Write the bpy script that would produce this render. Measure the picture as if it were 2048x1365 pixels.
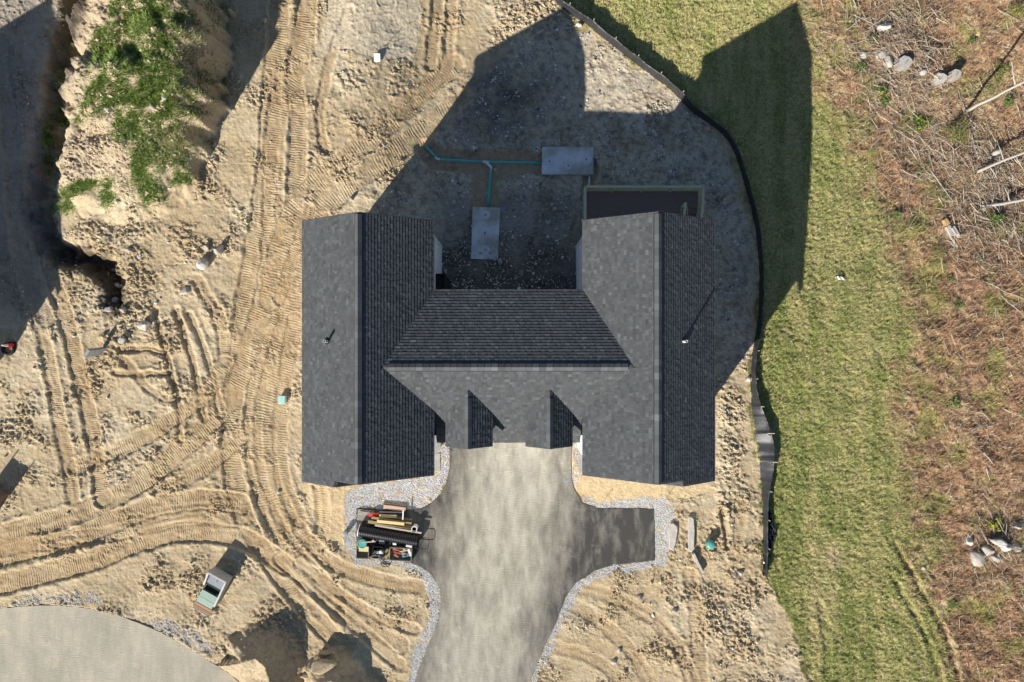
import bpy, math, random
import numpy as np
from mathutils import Vector

for o in list(bpy.data.objects):
    bpy.data.objects.remove(o)
SC = bpy.context.scene
COL = SC.collection
random.seed(7)
RNG = np.random.default_rng(11)

# ---------------------------------------------------------------- scale
S = 0.028                       # metres for one photograph pixel at ground level
FPX = 2048 * 24 / 36.0          # focal length in photograph pixels
D = FPX * S                     # camera height (m)
CX, CY = 1024.0, 682.5

# ---------------------------------------------------------------- camera
cam_d = bpy.data.cameras.new('camera')
cam_d.sensor_width = 36.0
cam_d.lens = 24.0
cam_d.clip_end = 2000.0
cam = bpy.data.objects.new('camera', cam_d)
cam.location = (0, 0, D)
cam.rotation_euler = (0, 0, 0)
COL.objects.link(cam)
SC.camera = cam

# ---------------------------------------------------------------- sky and sun
SUN_EL = math.radians(29.1)
SHX, SHY = 0.585, 0.811         # direction shadows fall (x right, y up)
world = bpy.data.worlds.new('World')
SC.world = world
world.use_nodes = True
wn = world.node_tree
wn.nodes.clear()
sky = wn.nodes.new('ShaderNodeTexSky')
sky.sky_type = 'NISHITA'
sky.sun_disc = False
sky.sun_elevation = SUN_EL
sky.ozone_density = 2.8
sky.dust_density = 0.4
sky.sun_rotation = math.atan2(-SHX, -SHY) % (2 * math.pi)
bg = wn.nodes.new('ShaderNodeBackground')
bg.inputs['Strength'].default_value = 0.066
wo = wn.nodes.new('ShaderNodeOutputWorld')
wn.links.new(sky.outputs[0], bg.inputs['Color'])
wn.links.new(bg.outputs[0], wo.inputs['Surface'])

sun_d = bpy.data.lights.new('sun', 'SUN')
sun_d.energy = 5.0
sun_d.angle = math.radians(0.5)
sun_d.color = (1.0, 0.945, 0.86)
sun = bpy.data.objects.new('sun', sun_d)
ldir = Vector((SHX * math.cos(SUN_EL), SHY * math.cos(SUN_EL), -math.sin(SUN_EL)))
sun.rotation_euler = ldir.to_track_quat('-Z', 'Y').to_euler()
sun.location = (-30, -40, 40)
COL.objects.link(sun)

SC.view_settings.view_transform = 'Standard'
SC.view_settings.look = 'None'
SC.view_settings.exposure = 0.62
SC.view_settings.gamma = 1.0
SC.view_settings.use_curve_mapping = False

# ================================================================ helpers
MATS = {}


def mat(name, color=(0.5, 0.5, 0.5), rough=0.8, var=0.25, scale=8.0, bump=0.0, bscale=40.0,
        attr=None, metallic=0.0, spec=0.3, var2=0.0, scale2=1.0, color2=None, stretch=None, detail=5.0):
    """Procedural material: base colour (or a colour attribute) varied by noise, with fine relief."""
    if name in MATS:
        return MATS[name]
    m = bpy.data.materials.new(name)
    m.use_nodes = True
    nt = m.node_tree
    nt.nodes.clear()
    N, L = nt.nodes.new, nt.links.new
    out = N('ShaderNodeOutputMaterial')
    b = N('ShaderNodeBsdfPrincipled')
    b.inputs['Roughness'].default_value = rough
    b.inputs['Metallic'].default_value = metallic
    b.inputs['Specular IOR Level'].default_value = spec
    L(b.outputs[0], out.inputs['Surface'])
    tc = N('ShaderNodeTexCoord')
    vec = tc.outputs['Object']
    if stretch:
        mp = N('ShaderNodeMapping')
        mp.inputs['Scale'].default_value = stretch
        L(vec, mp.inputs['Vector'])
        vec = mp.outputs[0]
    if attr:
        a = N('ShaderNodeAttribute')
        a.attribute_name = attr
        csock = a.outputs['Color']
    else:
        c = N('ShaderNodeRGB')
        c.outputs[0].default_value = (*color, 1)
        csock = c.outputs[0]
    nz = N('ShaderNodeTexNoise')
    nz.inputs['Scale'].default_value = scale
    nz.inputs['Detail'].default_value = detail
    L(vec, nz.inputs['Vector'])
    if color2:
        mx = N('ShaderNodeMix')
        mx.data_type = 'RGBA'
        n2 = N('ShaderNodeTexNoise')
        n2.inputs['Scale'].default_value = scale2
        n2.inputs['Detail'].default_value = 6
        L(vec, n2.inputs['Vector'])
        rp = N('ShaderNodeValToRGB')
        rp.color_ramp.elements[0].position = 0.42
        rp.color_ramp.elements[1].position = 0.62
        L(n2.outputs['Fac'], rp.inputs[0])
        L(rp.outputs[0], mx.inputs[0])
        L(csock, mx.inputs[6])
        mx.inputs[7].default_value = (*color2, 1)
        csock = mx.outputs[2]
    mr = N('ShaderNodeMapRange')
    mr.inputs['From Min'].default_value = 0.25
    mr.inputs['From Max'].default_value = 0.75
    mr.inputs['To Min'].default_value = 1 - var
    mr.inputs['To Max'].default_value = 1 + var
    L(nz.outputs['Fac'], mr.inputs[0])
    vm = N('ShaderNodeVectorMath')
    vm.operation = 'SCALE'
    L(csock, vm.inputs[0])
    L(mr.outputs[0], vm.inputs['Scale'])
    L(vm.outputs[0], b.inputs['Base Color'])
    if bump > 0:
        nb = N('ShaderNodeTexNoise')
        nb.inputs['Scale'].default_value = bscale
        nb.inputs['Detail'].default_value = 4
        L(vec, nb.inputs['Vector'])
        bp = N('ShaderNodeBump')
        bp.inputs['Strength'].default_value = 1.0
        bp.inputs['Distance'].default_value = bump
        L(nb.outputs['Fac'], bp.inputs['Height'])
        L(bp.outputs[0], b.inputs['Normal'])
    MATS[name] = m
    return m


ORG = {}


def empty(name, loc):
    o = bpy.data.objects.new(name, None)
    o.empty_display_size = 0.3
    o.location = loc
    COL.objects.link(o)
    ORG[o] = np.array(loc, float)
    return o


def tag(o, label=None, cat=None, group=None, kind=None):
    if label:
        o['label'] = label
    if cat:
        o['category'] = cat
    if group:
        o['group'] = group
    if kind:
        o['kind'] = kind
    return o


def thing(name, label, cat, loc, group=None):
    return tag(empty(name, loc), label, cat, group)


def obj(name, vf, m, parent=None, smooth=False, org=None, col=None):
    """Link one mesh object from world-space (verts, faces)."""
    v, f = vf
    v = np.asarray(v, float)
    if parent is not None:
        og = ORG[parent]
    else:
        og = np.array(org, float) if org is not None else np.array([v[:, 0].mean(), v[:, 1].mean(), v[:, 2].min()])
    me = bpy.data.meshes.new(name)
    me.from_pydata((v - og).tolist(), [], [tuple(int(i) for i in q) for q in f])
    if smooth:
        me.polygons.foreach_set('use_smooth', np.ones(len(me.polygons), bool))
    if col is not None:
        ca = me.color_attributes.new('Col', 'FLOAT_COLOR', 'POINT')
        c4 = np.ones((len(v), 4), np.float32)
        c4[:, :3] = col
        ca.data.foreach_set('color', c4.ravel())
    me.materials.append(m)
    me.update()
    o = bpy.data.objects.new(name, me)
    COL.objects.link(o)
    if parent is not None:
        o.parent = parent
    else:
        o.location = og
    ORG[o] = og
    return o


def big_mesh(name, v, faces, m, col=None, attrs=None, smooth=False, org=(0, 0, 0)):
    """Fast numpy mesh: faces is an (n,k) int array."""
    v = np.asarray(v, np.float32)
    faces = np.asarray(faces, np.int32)
    me = bpy.data.meshes.new(name)
    n, k = faces.shape
    me.vertices.add(len(v))
    me.vertices.foreach_set('co', v.ravel())
    me.loops.add(n * k)
    me.loops.foreach_set('vertex_index', faces.ravel())
    me.polygons.add(n)
    me.polygons.foreach_set('loop_start', np.arange(0, n * k, k, dtype=np.int32))
    me.polygons.foreach_set('loop_total', np.full(n, k, np.int32))
    me.polygons.foreach_set('use_smooth', np.full(n, smooth, bool))
    if col is not None:
        ca = me.attributes.new('Col', 'FLOAT_COLOR', 'POINT')
        c4 = np.ones((len(v), 4), np.float32)
        c4[:, :3] = col
        ca.data.foreach_set('color', c4.ravel())
    for an, av in (attrs or {}).items():
        at = me.attributes.new(an, 'FLOAT', 'POINT')
        at.data.foreach_set('value', np.asarray(av, np.float32).ravel())
    me.materials.append(m)
    me.update(calc_edges=True)
    o = bpy.data.objects.new(name, me)
    COL.objects.link(o)
    ORG[o] = np.zeros(3)
    return o


def join(*vfs):
    V, F, n = [], [], 0
    for v, f in vfs:
        v = np.asarray(v, float)
        V.append(v)
        F += [tuple(i + n for i in q) for q in f]
        n += len(v)
    return np.vstack(V), F


def rotz(v, a):
    c, s = math.cos(a), math.sin(a)
    v = np.asarray(v, float)
    return np.stack([v[:, 0] * c - v[:, 1] * s, v[:, 0] * s + v[:, 1] * c, v[:, 2]], 1)


def move(vf, loc, a=0.0):
    v, f = vf
    return rotz(v, a) + np.array(loc, float), f


def box(sx, sy, sz, bev=0.0, c=(0, 0, 0)):
    """Box centred in x,y with its bottom at z=0; optional chamfer on the vertical and top edges."""
    x, y = sx / 2, sy / 2
    if bev <= 0:
        v = [(-x, -y, 0), (x, -y, 0), (x, y, 0), (-x, y, 0), (-x, -y, sz), (x, -y, sz), (x, y, sz), (-x, y, sz)]
        f = [(3, 2, 1, 0), (4, 5, 6, 7), (0, 1, 5, 4), (1, 2, 6, 5), (2, 3, 7, 6), (3, 0, 4, 7)]
        return np.array(v, float) + np.array(c), f
    b = bev
    ring = [(-x + b, -y), (x - b, -y), (x, -y + b), (x, y - b), (x - b, y), (-x + b, y), (-x, y - b), (-x, -y + b)]
    x2, y2 = x - b, y - b
    ring2 = [(-x2 + b * .4, -y2), (x2 - b * .4, -y2), (x2, -y2 + b * .4), (x2, y2 - b * .4), (x2 - b * .4, y2), (-x2 + b * .4, y2), (-x2, y2 - b * .4), (-x2, -y2 + b * .4)]
    v = [(p[0], p[1], 0) for p in ring] + [(p[0], p[1], sz - b) for p in ring] + [(p[0], p[1], sz) for p in ring2]
    f = [tuple(range(7, -1, -1)), tuple(range(16, 24))]
    for k in (0, 8):
        for i in range(8):
            j = (i + 1) % 8
            f.append((k + i, k + j, k + 8 + j, k + 8 + i))
    return np.array(v, float) + np.array(c), f


def beam(p, q, w, h, up=(0, 0, 1)):
    """Rectangular bar from p to q, width w (sideways), height h (along up)."""
    p, q = np.array(p, float), np.array(q, float)
    d = (q - p) / np.linalg.norm(q - p)
    up = np.array(up, float)
    s = np.cross(d, up)
    if np.linalg.norm(s) < 1e-6:
        s = np.cross(d, (1, 0, 0))
    s /= np.linalg.norm(s)
    u = np.cross(s, d)
    v = []
    for e in (p, q):
        for a, b in ((-1, -1), (1, -1), (1, 1), (-1, 1)):
            v.append(e + s * a * w / 2 + u * b * h / 2)
    f = [(0, 1, 2, 3), (7, 6, 5, 4), (0, 4, 5, 1), (1, 5, 6, 2), (2, 6, 7, 3), (3, 7, 4, 0)]
    return np.array(v), f


def tube(path, r, n=8, caps=True):
    """Tube along a polyline; r is a number or one radius for each point."""
    P = np.array(path, float)
    m = len(P)
    R = np.full(m, r, float) if np.isscalar(r) else np.array(r, float)
    T = np.gradient(P, axis=0)
    T /= np.linalg.norm(T, axis=1)[:, None] + 1e-12
    ref = np.array([0, 0, 1.0]) if abs(T[0][2]) < 0.9 else np.array([1.0, 0, 0])
    a = np.cross(T[0], ref)
    a /= np.linalg.norm(a)
    V = []
    for i in range(m):
        a = a - T[i] * np.dot(a, T[i])
        a /= np.linalg.norm(a) + 1e-12
        b = np.cross(T[i], a)
        for k in range(n):
            t = 2 * math.pi * k / n
            V.append(P[i] + R[i] * (math.cos(t) * a + math.sin(t) * b))
    F = []
    for i in range(m - 1):
        for k in range(n):
            j = (k + 1) % n
            F.append((i * n + k, i * n + j, (i + 1) * n + j, (i + 1) * n + k))
    if caps:
        F.append(tuple(range(n - 1, -1, -1)))
        F.append(tuple((m - 1) * n + k for k in range(n)))
    return np.array(V), F


def lathe(prof, n=20, c=(0, 0, 0), close=False):
    """Revolve (r,z) pairs about a vertical axis."""
    V, F = [], []
    for r, z in prof:
        for k in range(n):
            t = 2 * math.pi * k / n
            V.append((r * math.cos(t) + c[0], r * math.sin(t) + c[1], z + c[2]))
    for i in range(len(prof) - 1):
        for k in range(n):
            j = (k + 1) % n
            F.append((i * n + k, i * n + j, (i + 1) * n + j, (i + 1) * n + k))
    if not close:
        F.append(tuple((len(prof) - 1) * n + k for k in range(n)))
        F.append(tuple(range(n - 1, -1, -1)))
    return np.array(V, float), F


def prism(poly, z0, z1):
    """Vertical prism; z1 may be a list of heights."""
    n = len(poly)
    zt = [z1] * n if np.isscalar(z1) else z1
    v = [(p[0], p[1], z0) for p in poly] + [(p[0], p[1], zt[i]) for i, p in enumerate(poly)]
    f = [tuple(range(n - 1, -1, -1)), tuple(range(n, 2 * n))]
    for i in range(n):
        j = (i + 1) % n
        f.append((i, j, n + j, n + i))
    return np.array(v, float), f


# ---------------------------------------------------------------- noise
_perm = np.random.default_rng(3).permutation(512)
_perm = np.concatenate([_perm, _perm])
_gr = np.stack([np.cos(np.linspace(0, 2 * np.pi, 64, endpoint=False)), np.sin(np.linspace(0, 2 * np.pi, 64, endpoint=False))], 1)


def perlin(x, y, seed=0):
    xi = np.floor(x).astype(np.int64)
    yi = np.floor(y).astype(np.int64)
    xf, yf = x - xi, y - yi
    u = xf * xf * xf * (xf * (xf * 6 - 15) + 10)
    v = yf * yf * yf * (yf * (yf * 6 - 15) + 10)

    def g(ix, iy, dx, dy):
        h = _perm[(_perm[(ix + seed * 37) & 511] + iy) & 511] & 63
        return _gr[h, 0] * dx + _gr[h, 1] * dy
    a = g(xi, yi, xf, yf)
    b = g(xi + 1, yi, xf - 1, yf)
    c = g(xi, yi + 1, xf, yf - 1)
    d = g(xi + 1, yi + 1, xf - 1, yf - 1)
    return (a * (1 - u) + b * u) * (1 - v) + (c * (1 - u) + d * u) * v


def fbm(x, y, scale, octs=4, seed=0, gain=0.5, ridged=False):
    s = np.zeros_like(x, dtype=float)
    amp, fr = 1.0, 1.0 / scale
    for o in range(octs):
        n = perlin(x * fr, y * fr, seed + o * 5) * 1.5
        if ridged:
            n = 1 - 2 * np.abs(n)
        s += amp * n
        amp *= gain
        fr *= 2.03
    return s


def ss(a, b, x):
    t = np.clip((x - a) / (b - a), 0, 1)
    return t * t * (3 - 2 * t)


def inpoly(x, y, poly):
    r = np.zeros(x.shape, bool)
    n = len(poly)
    for i in range(n):
        x1, y1 = poly[i]
        x2, y2 = poly[(i + 1) % n]
        if y1 == y2:
            continue
        c = ((y1 > y) != (y2 > y)) & (x < (x2 - x1) * (y - y1) / (y2 - y1) + x1)
        r ^= c
    return r


def smooth_line(pts, step=6.0):
    """Catmull-Rom through points, resampled."""
    P = np.array(pts, float)
    Q = np.vstack([2 * P[0] - P[1], P, 2 * P[-1] - P[-2]])
    out = []
    for i in range(1, len(Q) - 2):
        p0, p1, p2, p3 = Q[i - 1], Q[i], Q[i + 1], Q[i + 2]
        n = max(2, int(np.linalg.norm(p2 - p1) / step))
        for t in np.linspace(0, 1, n, endpoint=False):
            out.append(0.5 * (2 * p1 + (p2 - p0) * t + (2 * p0 - 5 * p1 + 4 * p2 - p3) * t * t + (3 * p1 - p0 - 3 * p2 + p3) * t ** 3))
    out.append(P[-1])
    return np.array(out)


def line_field(x, y, pts, maxd):
    """Signed side distance and arc length to a polyline, computed only near it.
    Returns (dist, side, s) flat arrays with dist=inf away."""
    L = np.array(pts, float)
    dist = np.full(x.shape, np.inf)
    side = np.zeros(x.shape)
    arc = np.zeros(x.shape)
    bx = (x > L[:, 0].min() - maxd) & (x < L[:, 0].max() + maxd) & (y > L[:, 1].min() - maxd) & (y < L[:, 1].max() + maxd)
    idx = np.nonzero(bx.ravel())[0]
    X, Y = x.ravel()[idx], y.ravel()[idx]
    dd = np.full(X.shape, np.inf)
    sd = np.zeros(X.shape)
    ar = np.zeros(X.shape)
    s0 = 0.0
    for i in range(len(L) - 1):
        a, b = L[i], L[i + 1]
        e = b - a
        ln = np.linalg.norm(e)
        if ln < 1e-9:
            continue
        e = e / ln
        near = (X > min(a[0], b[0]) - maxd) & (X < max(a[0], b[0]) + maxd) & (Y > min(a[1], b[1]) - maxd) & (Y < max(a[1], b[1]) + maxd)
        k = np.nonzero(near)[0]
        if len(k):
            rx, ry = X[k] - a[0], Y[k] - a[1]
            t = np.clip(rx * e[0] + ry * e[1], 0, ln)
            qx, qy = rx - t * e[0], ry - t * e[1]
            d = np.hypot(qx, qy)
            up = d < dd[k]
            kk = k[up]
            dd[kk] = d[up]
            sd[kk] = np.sign(e[0] * ry - e[1] * rx)[up]
            ar[kk] = (s0 + t)[up]
        s0 += ln
    dist.ravel()[idx] = dd
    side.ravel()[idx] = sd
    arc.ravel()[idx] = ar
    return dist, side, arc


# ================================================================ the ground
# plan coordinates gx,gy are photograph pixels at z=0 (x right, y down); image coordinates ix,iy follow from z
def axis(lo, hi, segs, grow, reach):
    c = [lo]
    for end, st in segs:
        while c[-1] < end:
            c.append(c[-1] + st)
    c = np.array(c)
    out, d = [], segs[-1][1]
    p = c[-1]
    while p < reach:
        d *= grow
        p += d
        out.append(p)
    left, d = [], segs[0][1]
    p = c[0]
    while p > CX - (reach - CX):
        d *= grow
        p -= d
        left.append(p)
    return np.concatenate([left[::-1], c, out])


GXA = axis(-40, 2090, [(900, 1.98), (1560, 2.3), (2090, 3.2)], 1.16, 14000)
GYA = axis(-40, 1405, [(1405, 1.95)], 1.16, 14000)
GX, GY = np.meshgrid(GXA, GYA)

FENCE = [(1096, -14), (1122, 15), (1150, 35), (1176, 52), (1205, 76), (1262, 121), (1300, 150), (1335, 176), (1362, 202), (1388, 228), (1420, 250),
         (1447, 272), (1466, 300), (1480, 340), (1495, 390), (1505, 430), (1512, 470), (1517, 520), (1518, 580), (1515, 640), (1507, 690),
         (1502, 730), (1500, 770), (1504, 830), (1511, 880), (1518, 930), (1522, 985), (1525, 1040), (1526, 1090), (1525, 1148)]
LAWN_R = [(1588, -60), (1605, 30), (1640, 120), (1665, 200), (1705, 280), (1740, 370), (1780, 430), (1810, 520), (1828, 620), (1838, 700), (1808, 790),
          (1812, 900), (1825, 980), (1830, 1060), (1848, 1130), (1870, 1200), (1895, 1290), (1925, 1430), (1990, 1700), (2400, 3000), (6000, 14000)]
LAWN = [(200, -14000), (900, -900), (1040, -80)] + FENCE + [(1545, 1180), (1572, 1230), (1602, 1300), (1628, 1365), (1660, 1440), (1720, 1700), (2000, 3000), (4000, 14000)] \
    + LAWN_R[::-1] + [(1560, -300), (1500, -900), (1500, -14000)]
DRIVE = [(897, 872), (900, 895), (900, 930), (894, 962), (880, 990), (862, 1008), (842, 1019), (800, 1021), (714, 1017), (713, 1116), (800, 1120), (836, 1130), (861, 1147),
         (878, 1172), (883, 1203), (876, 1243), (857, 1290), (838, 1340), (818, 1400), (780, 1500), (720, 1700), (1000, 1700), (1018, 1500), (1045, 1400), (1063, 1355),
         (1086, 1300), (1110, 1250), (1130, 1197), (1152, 1165), (1190, 1141), (1230, 1129), (1309, 1121), (1307, 1019), (1195, 1018), (1166, 1006), (1151, 986), (1143, 960), (1142, 872)]
ROAD = [(-2500, 1500), (-900, 1330), (-250, 1252), (-100, 1228), (0, 1217), (60, 1212), (120, 1211), (180, 1217), (240, 1232), (300, 1255), (350, 1280), (400, 1309), (455, 1345),
        (520, 1400), (600, 1480), (680, 1600), (720, 1720), (700, 2400), (-2500, 2600)]
SLOPE_DROP = 1.15


def macro(gx, gy):
    z = -SLOPE_DROP * ss(760, 200, gy) * ss(700, 900, gx)
    z -= 0.15 * ss(1500, 2300, gx)
    # spoil heap at upper left
    poly = [(205, -120), (205, 60), (190, 140), (165, 215), (140, 270), (120, 330), (130, 400), (165, 440), (260, 450), (350, 420), (400, 370), (418, 300), (445, 240), (462, 190), (462, 90), (458, -10), (450, -120)]
    near = (gx > 60) & (gx < 520) & (gy > -190) & (gy < 520)
    X, Y = gx[near], gy[near]
    wx = X + 22 * fbm(X, Y, 60, 3, 4)
    wy = Y + 22 * fbm(X, Y, 60, 3, 9)
    ins = inpoly(wx, wy, poly)
    d, _, _ = line_field(wx, wy, poly + [poly[0]], 140)
    d = np.where(ins, np.minimum(d, 140), 0)
    H = np.interp(Y, [-150, 60, 200, 270, 340, 400, 450], [4.9, 4.9, 4.1, 2.5, 1.4, 0.8, 0.25])
    wdt = np.interp(Y, [0, 200, 300, 400], [58, 58, 55, 50]) * (1 - 0.55 * ss(330, 400, X) * ss(330, 260, Y))
    h = H * (1 - np.exp(-d / wdt * 1.9)) / (1 - math.exp(-1.9 * 1.7)) * np.where(d > 0, 1, 0)
    h *= 1 + 0.16 * fbm(X, Y, 80, 3, 21)
    h -= 0.9 * np.exp(-(((X - 300) / 55) ** 2 + ((Y - 150) / 26) ** 2)) * (h > 0.5)
    h -= 0.7 * np.exp(-(((X - 235) / 50) ** 2 + ((Y - 285) / 20) ** 2)) * (h > 0.3)
    z[near] += np.maximum(h, 0)
    # ditch between the heap and the graded lane at far left
    dit = smooth_line([(150, -160), (148, 30), (128, 120), (108, 220), (88, 310), (70, 400), (80, 470), (118, 512), (180, 528), (222, 555), (226, 600)], 25)
    d, sd, _ = line_field(gx + 16 * fbm(gx, gy, 34, 3, 33), gy + 16 * fbm(gx, gy, 34, 3, 37), dit, 90)
    z -= np.where(np.isfinite(d), 1.5 * np.exp(-(d / np.interp(gy, [480, 540], [26, 15])) ** 2) * np.interp(gy, [500, 600], [1, 0.55]), 0)
    # graded lane left of the ditch sits lower
    z -= 0.35 * ss(160, 60, gx) * ss(700, 500, gy)
    # loam piles at the bottom
    for (pts, hh, wl, wr) in (([(505, 1300), (535, 1294), (558, 1335), (552, 1480)], 1.55, 110, 50),
                              ([(650, 1352), (676, 1338), (692, 1372), (700, 1480)], 1.35, 46, 46),
                              ([(655, 1395), (720, 1400), (742, 1480)], 1.2, 40, 50)):
        ln = smooth_line(pts, 20)
        d, sd, _ = line_field(gx, gy, ln, 150)
        w = np.where(sd > 0, wl, wr)
        k = np.isfinite(d)
        dn = np.where(k, d, 1e3) / w
        wob = 1 + 0.18 * fbm(gx, gy, 45, 3, 31)
        hh2 = hh * np.clip(1 - dn * wob, 0, 1) ** 1.15
        z = np.where(k, np.maximum(z, hh2 * 1.0 + np.minimum(z, 0)), z)
    return z


Z0 = macro(GX, GY)
DPX = D / S
SCL = 1.0 / (1.0 - Z0 / D)
IX = CX + (GX - CX) * SCL
IY = CY + (GY - CY) * SCL
INV = (IX > -120) & (IX < 2170) & (IY > -120) & (IY < 1490)      # near the frame

jx = 10 * fbm(IX, IY, 40, 4, 51)
jy = 10 * fbm(IX, IY, 40, 4, 57)
M_LAWN = inpoly(IX + jx * 0.35, IY + jy * 0.35, LAWN)
lawn_fringe = inpoly(IX + jx * 2.6, IY + jy * 2.6, LAWN)
ry = np.interp(IY, [p[1] for p in LAWN_R], [p[0] for p in LAWN_R])
M_BRUSH = (IX + jx * 3.0 > ry)
M_LAWN &= ~M_BRUSH
M_DRIVE = inpoly(IX, IY, DRIVE)
M_ROAD = inpoly(IX, IY, ROAD)

# ---- gravel beds
GRAVEL = [
    [(700, 985), (716, 974), (868, 951), (884, 905), (890, 880), (901, 880), (901, 930), (894, 964), (862, 1010), (842, 1021), (716, 1019), (716, 1114), (800, 1118),
     (838, 1128), (863, 1146), (882, 1172), (886, 1205), (876, 1247), (852, 1310), (832, 1380), (806, 1380), (834, 1290), (856, 1225), (862, 1185), (843, 1153), (798, 1134), (708, 1128), (692, 1104), (690, 1010)],
    [(1158, 1000), (1190, 1006), (1230, 1003), (1258, 996), (1300, 992), (1330, 1000), (1343, 1020), (1346, 1060), (1341, 1105), (1322, 1136), (1308, 1128), (1305, 1018), (1195, 1020)],
    [(1312, 1120), (1230, 1128), (1190, 1140), (1150, 1165), (1128, 1197), (1108, 1250), (1084, 1300), (1058, 1362), (1045, 1400), (1058, 1400), (1072, 1362), (1098, 1304), (1124, 1250),
     (1146, 1205), (1170, 1173), (1205, 1152), (1240, 1142), (1280, 1142), (1312, 1134)],
    [(20, 1207), (60, 1190), (110, 1195), (150, 1180), (200, 1185), (200, 1212), (120, 1208), (60, 1210)],
    [(300, 1240), (330, 1240), (365, 1252), (400, 1270), (430, 1290), (425, 1306), (402, 1304), (350, 1276), (300, 1254)],
    [(1143, 880), (1164, 880), (1168, 950), (1150, 975), (1143, 955)],
]
M_GRAVEL = np.zeros(GX.shape)
for i, g in enumerate(GRAVEL):
    m = inpoly(IX + jx * 0.8, IY + jy * 0.8, g)
    wgt = [1, 1, 0.9, 0.3, 0.42, 0.35][i]
    M_GRAVEL = np.maximum(M_GRAVEL, m * wgt)
M_GRAVEL *= np.clip(0.95 + 1.3 * fbm(IX, IY, 16, 3, 61), 0.15, 1)
M_GRAVEL[M_DRIVE] = 0

# ---- wheel and crawler tracks: (points, half width px, depth m, tread pitch px, tread strength)
TR = []


def track(pts, hw=21, dep=0.05, pitch=6.6, st=1.0, tone=1.0):
    TR.append((smooth_line(pts, 22), hw, dep, pitch, st, tone))


track([(655, -60), (600, 40), (588, 140), (596, 260), (590, 380), (575, 480), (560, 580), (535, 690), (510, 790), (505, 880), (520, 980), (570, 1080), (650, 1170), (720, 1230), (800, 1290)], 19, 0.05)
track([(560, -60), (556, 60), (542, 180), (538, 300), (522, 420), (503, 530), (487, 640), (470, 760), (462, 860), (468, 960), (500, 1060), (560, 1150), (625, 1230), (690, 1300)], 21, 0.06)
track([(612, -60), (606, 90), (560, 200), (548, 330), (545, 450), (535, 560), (505, 680), (470, 780), (415, 850), (350, 910), (280, 965), (200, 1010), (100, 1045), (-60, 1085)], 22, 0.06)
track([(905, 130), (840, 190), (760, 260), (690, 320), (640, 360), (590, 420), (560, 500), (540, 600)], 24, 0.045, 7.5)
track([(925, 200), (860, 250), (790, 305), (720, 355), (660, 405), (620, 470), (590, 560), (575, 650), (548, 740), (530, 830), (536, 940), (575, 1040), (640, 1120)], 23, 0.045, 7.5)
track([(-60, 1128), (60, 1100), (160, 1073), (250, 1035), (330, 1010), (410, 1000), (480, 1010)], 22, 0.07, 6.4, 1.0, 1.3)
track([(-60, 1185), (80, 1150), (190, 1120), (280, 1085), (360, 1065), (430, 1065), (500, 1085), (570, 1130)], 22, 0.07, 6.4, 1.0, 1.25)
track([(-60, 1105), (100, 1085), (220, 1070), (300, 1050), (390, 1035), (470, 1042)], 16, 0.04, 6.0, 0.8, 1.1)
track([(20, 380), (38, 480), (62, 580), (90, 690), (112, 800), (130, 900), (148, 1000)], 15, 0.05, 5.4, 0.9, 1.15)
track([(66, 380), (88, 500), (120, 600), (148, 700), (170, 800), (190, 900), (205, 1000)], 17, 0.06, 5.4, 0.9, 1.1)
track([(10, 80), (20, 250), (30, 400), (55, 560), (95, 640)], 18, 0.05, 6.0, 0.7)
track([(310, 620), (328, 690), (345, 760), (362, 830), (360, 880)], 8, 0.07, 5.0, 1.0, 1.0)
track([(352, 620), (375, 690), (395, 760), (408, 840)], 9, 0.07, 5.0, 1.0, 1.0)
track([(380, 630), (405, 690), (430, 770), (440, 830)], 8, 0.06, 5.0, 0.9)
track([(395, 560), (440, 640), (450, 720)], 14, 0.05, 6.0, 0.6)
track([(230, 746), (280, 749), (335, 747)], 7, 0.06, 5.0, 1.0, 1.1)
track([(245, 700), (285, 697), (325, 705)], 8, 0.05, 5.0, 0.8)
track([(250, 720), (300, 780), (340, 800)], 10, 0.03, 5.0, 0.4)
track([(150, 935), (240, 900), (330, 850), (400, 800), (450, 730)], 17, 0.05, 6.6, 0.8)
track([(320, 985), (420, 930), (500, 860)], 15, 0.04, 6.6, 0.9)
track([(600, 1060), (655, 1120), (720, 1150), (790, 1168), (840, 1175)], 16, 0.05, 7.0, 0.9, 1.2)
track([(560, 1120), (640, 1190), (720, 1260), (800, 1330)], 15, 0.06, 7.0, 0.7)
track([(600, 1130), (690, 1195), (760, 1235), (830, 1260)], 12, 0.06, 7.0, 0.5)
track([(640, 970), (645, 1030), (640, 1090)], 14, 0.03, 6.0, 0.8, 1.1)
track([(590, 640), (575, 740), (560, 850), (566, 960), (600, 1040)], 16, 0.04, 6.5, 0.9)
track([(620, 420), (590, 500), (560, 600)], 12, 0.05, 5.5, 0.8)
track([(700, 20), (660, 120), (640, 230), (650, 300)], 11, 0.05, 6.0, 0.3)
track([(880, -40), (870, 60), (860, 130)], 13, 0.06, 6.0, 0.3)
track([(905, -40), (900, 60), (885, 150), (800, 230)], 12, 0.05, 7.0, 0.5)
track([(1100, 1190), (1180, 1230), (1260, 1300), (1320, 1400)], 15, 0.03, 7.5, 0.6, 0.9)
track([(1140, 1170), (1240, 1200), (1340, 1270), (1400, 1400)], 15, 0.035, 7.5, 0.6, 0.9)
track([(1090, 1290), (1170, 1310), (1230, 1350), (1260, 1400)], 13, 0.03, 7.5, 0.6, 0.9)
track([(1380, 1150), (1395, 1250), (1400, 1380)], 16, 0.03, 7.5, 0.6, 0.9)
track([(1443, 1020), (1450, 1060), (1455, 1095)], 6, 0.10, 5, 0.0, 1.0)
track([(1480, 1010), (1478, 1060), (1470, 1110)], 14, 0.02, 6, 0.4, 1.0)
track([(1640, 1210), (1655, 1290), (1650, 1400)], 10, 0.05, 6, 0.6, 1.0)
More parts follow.
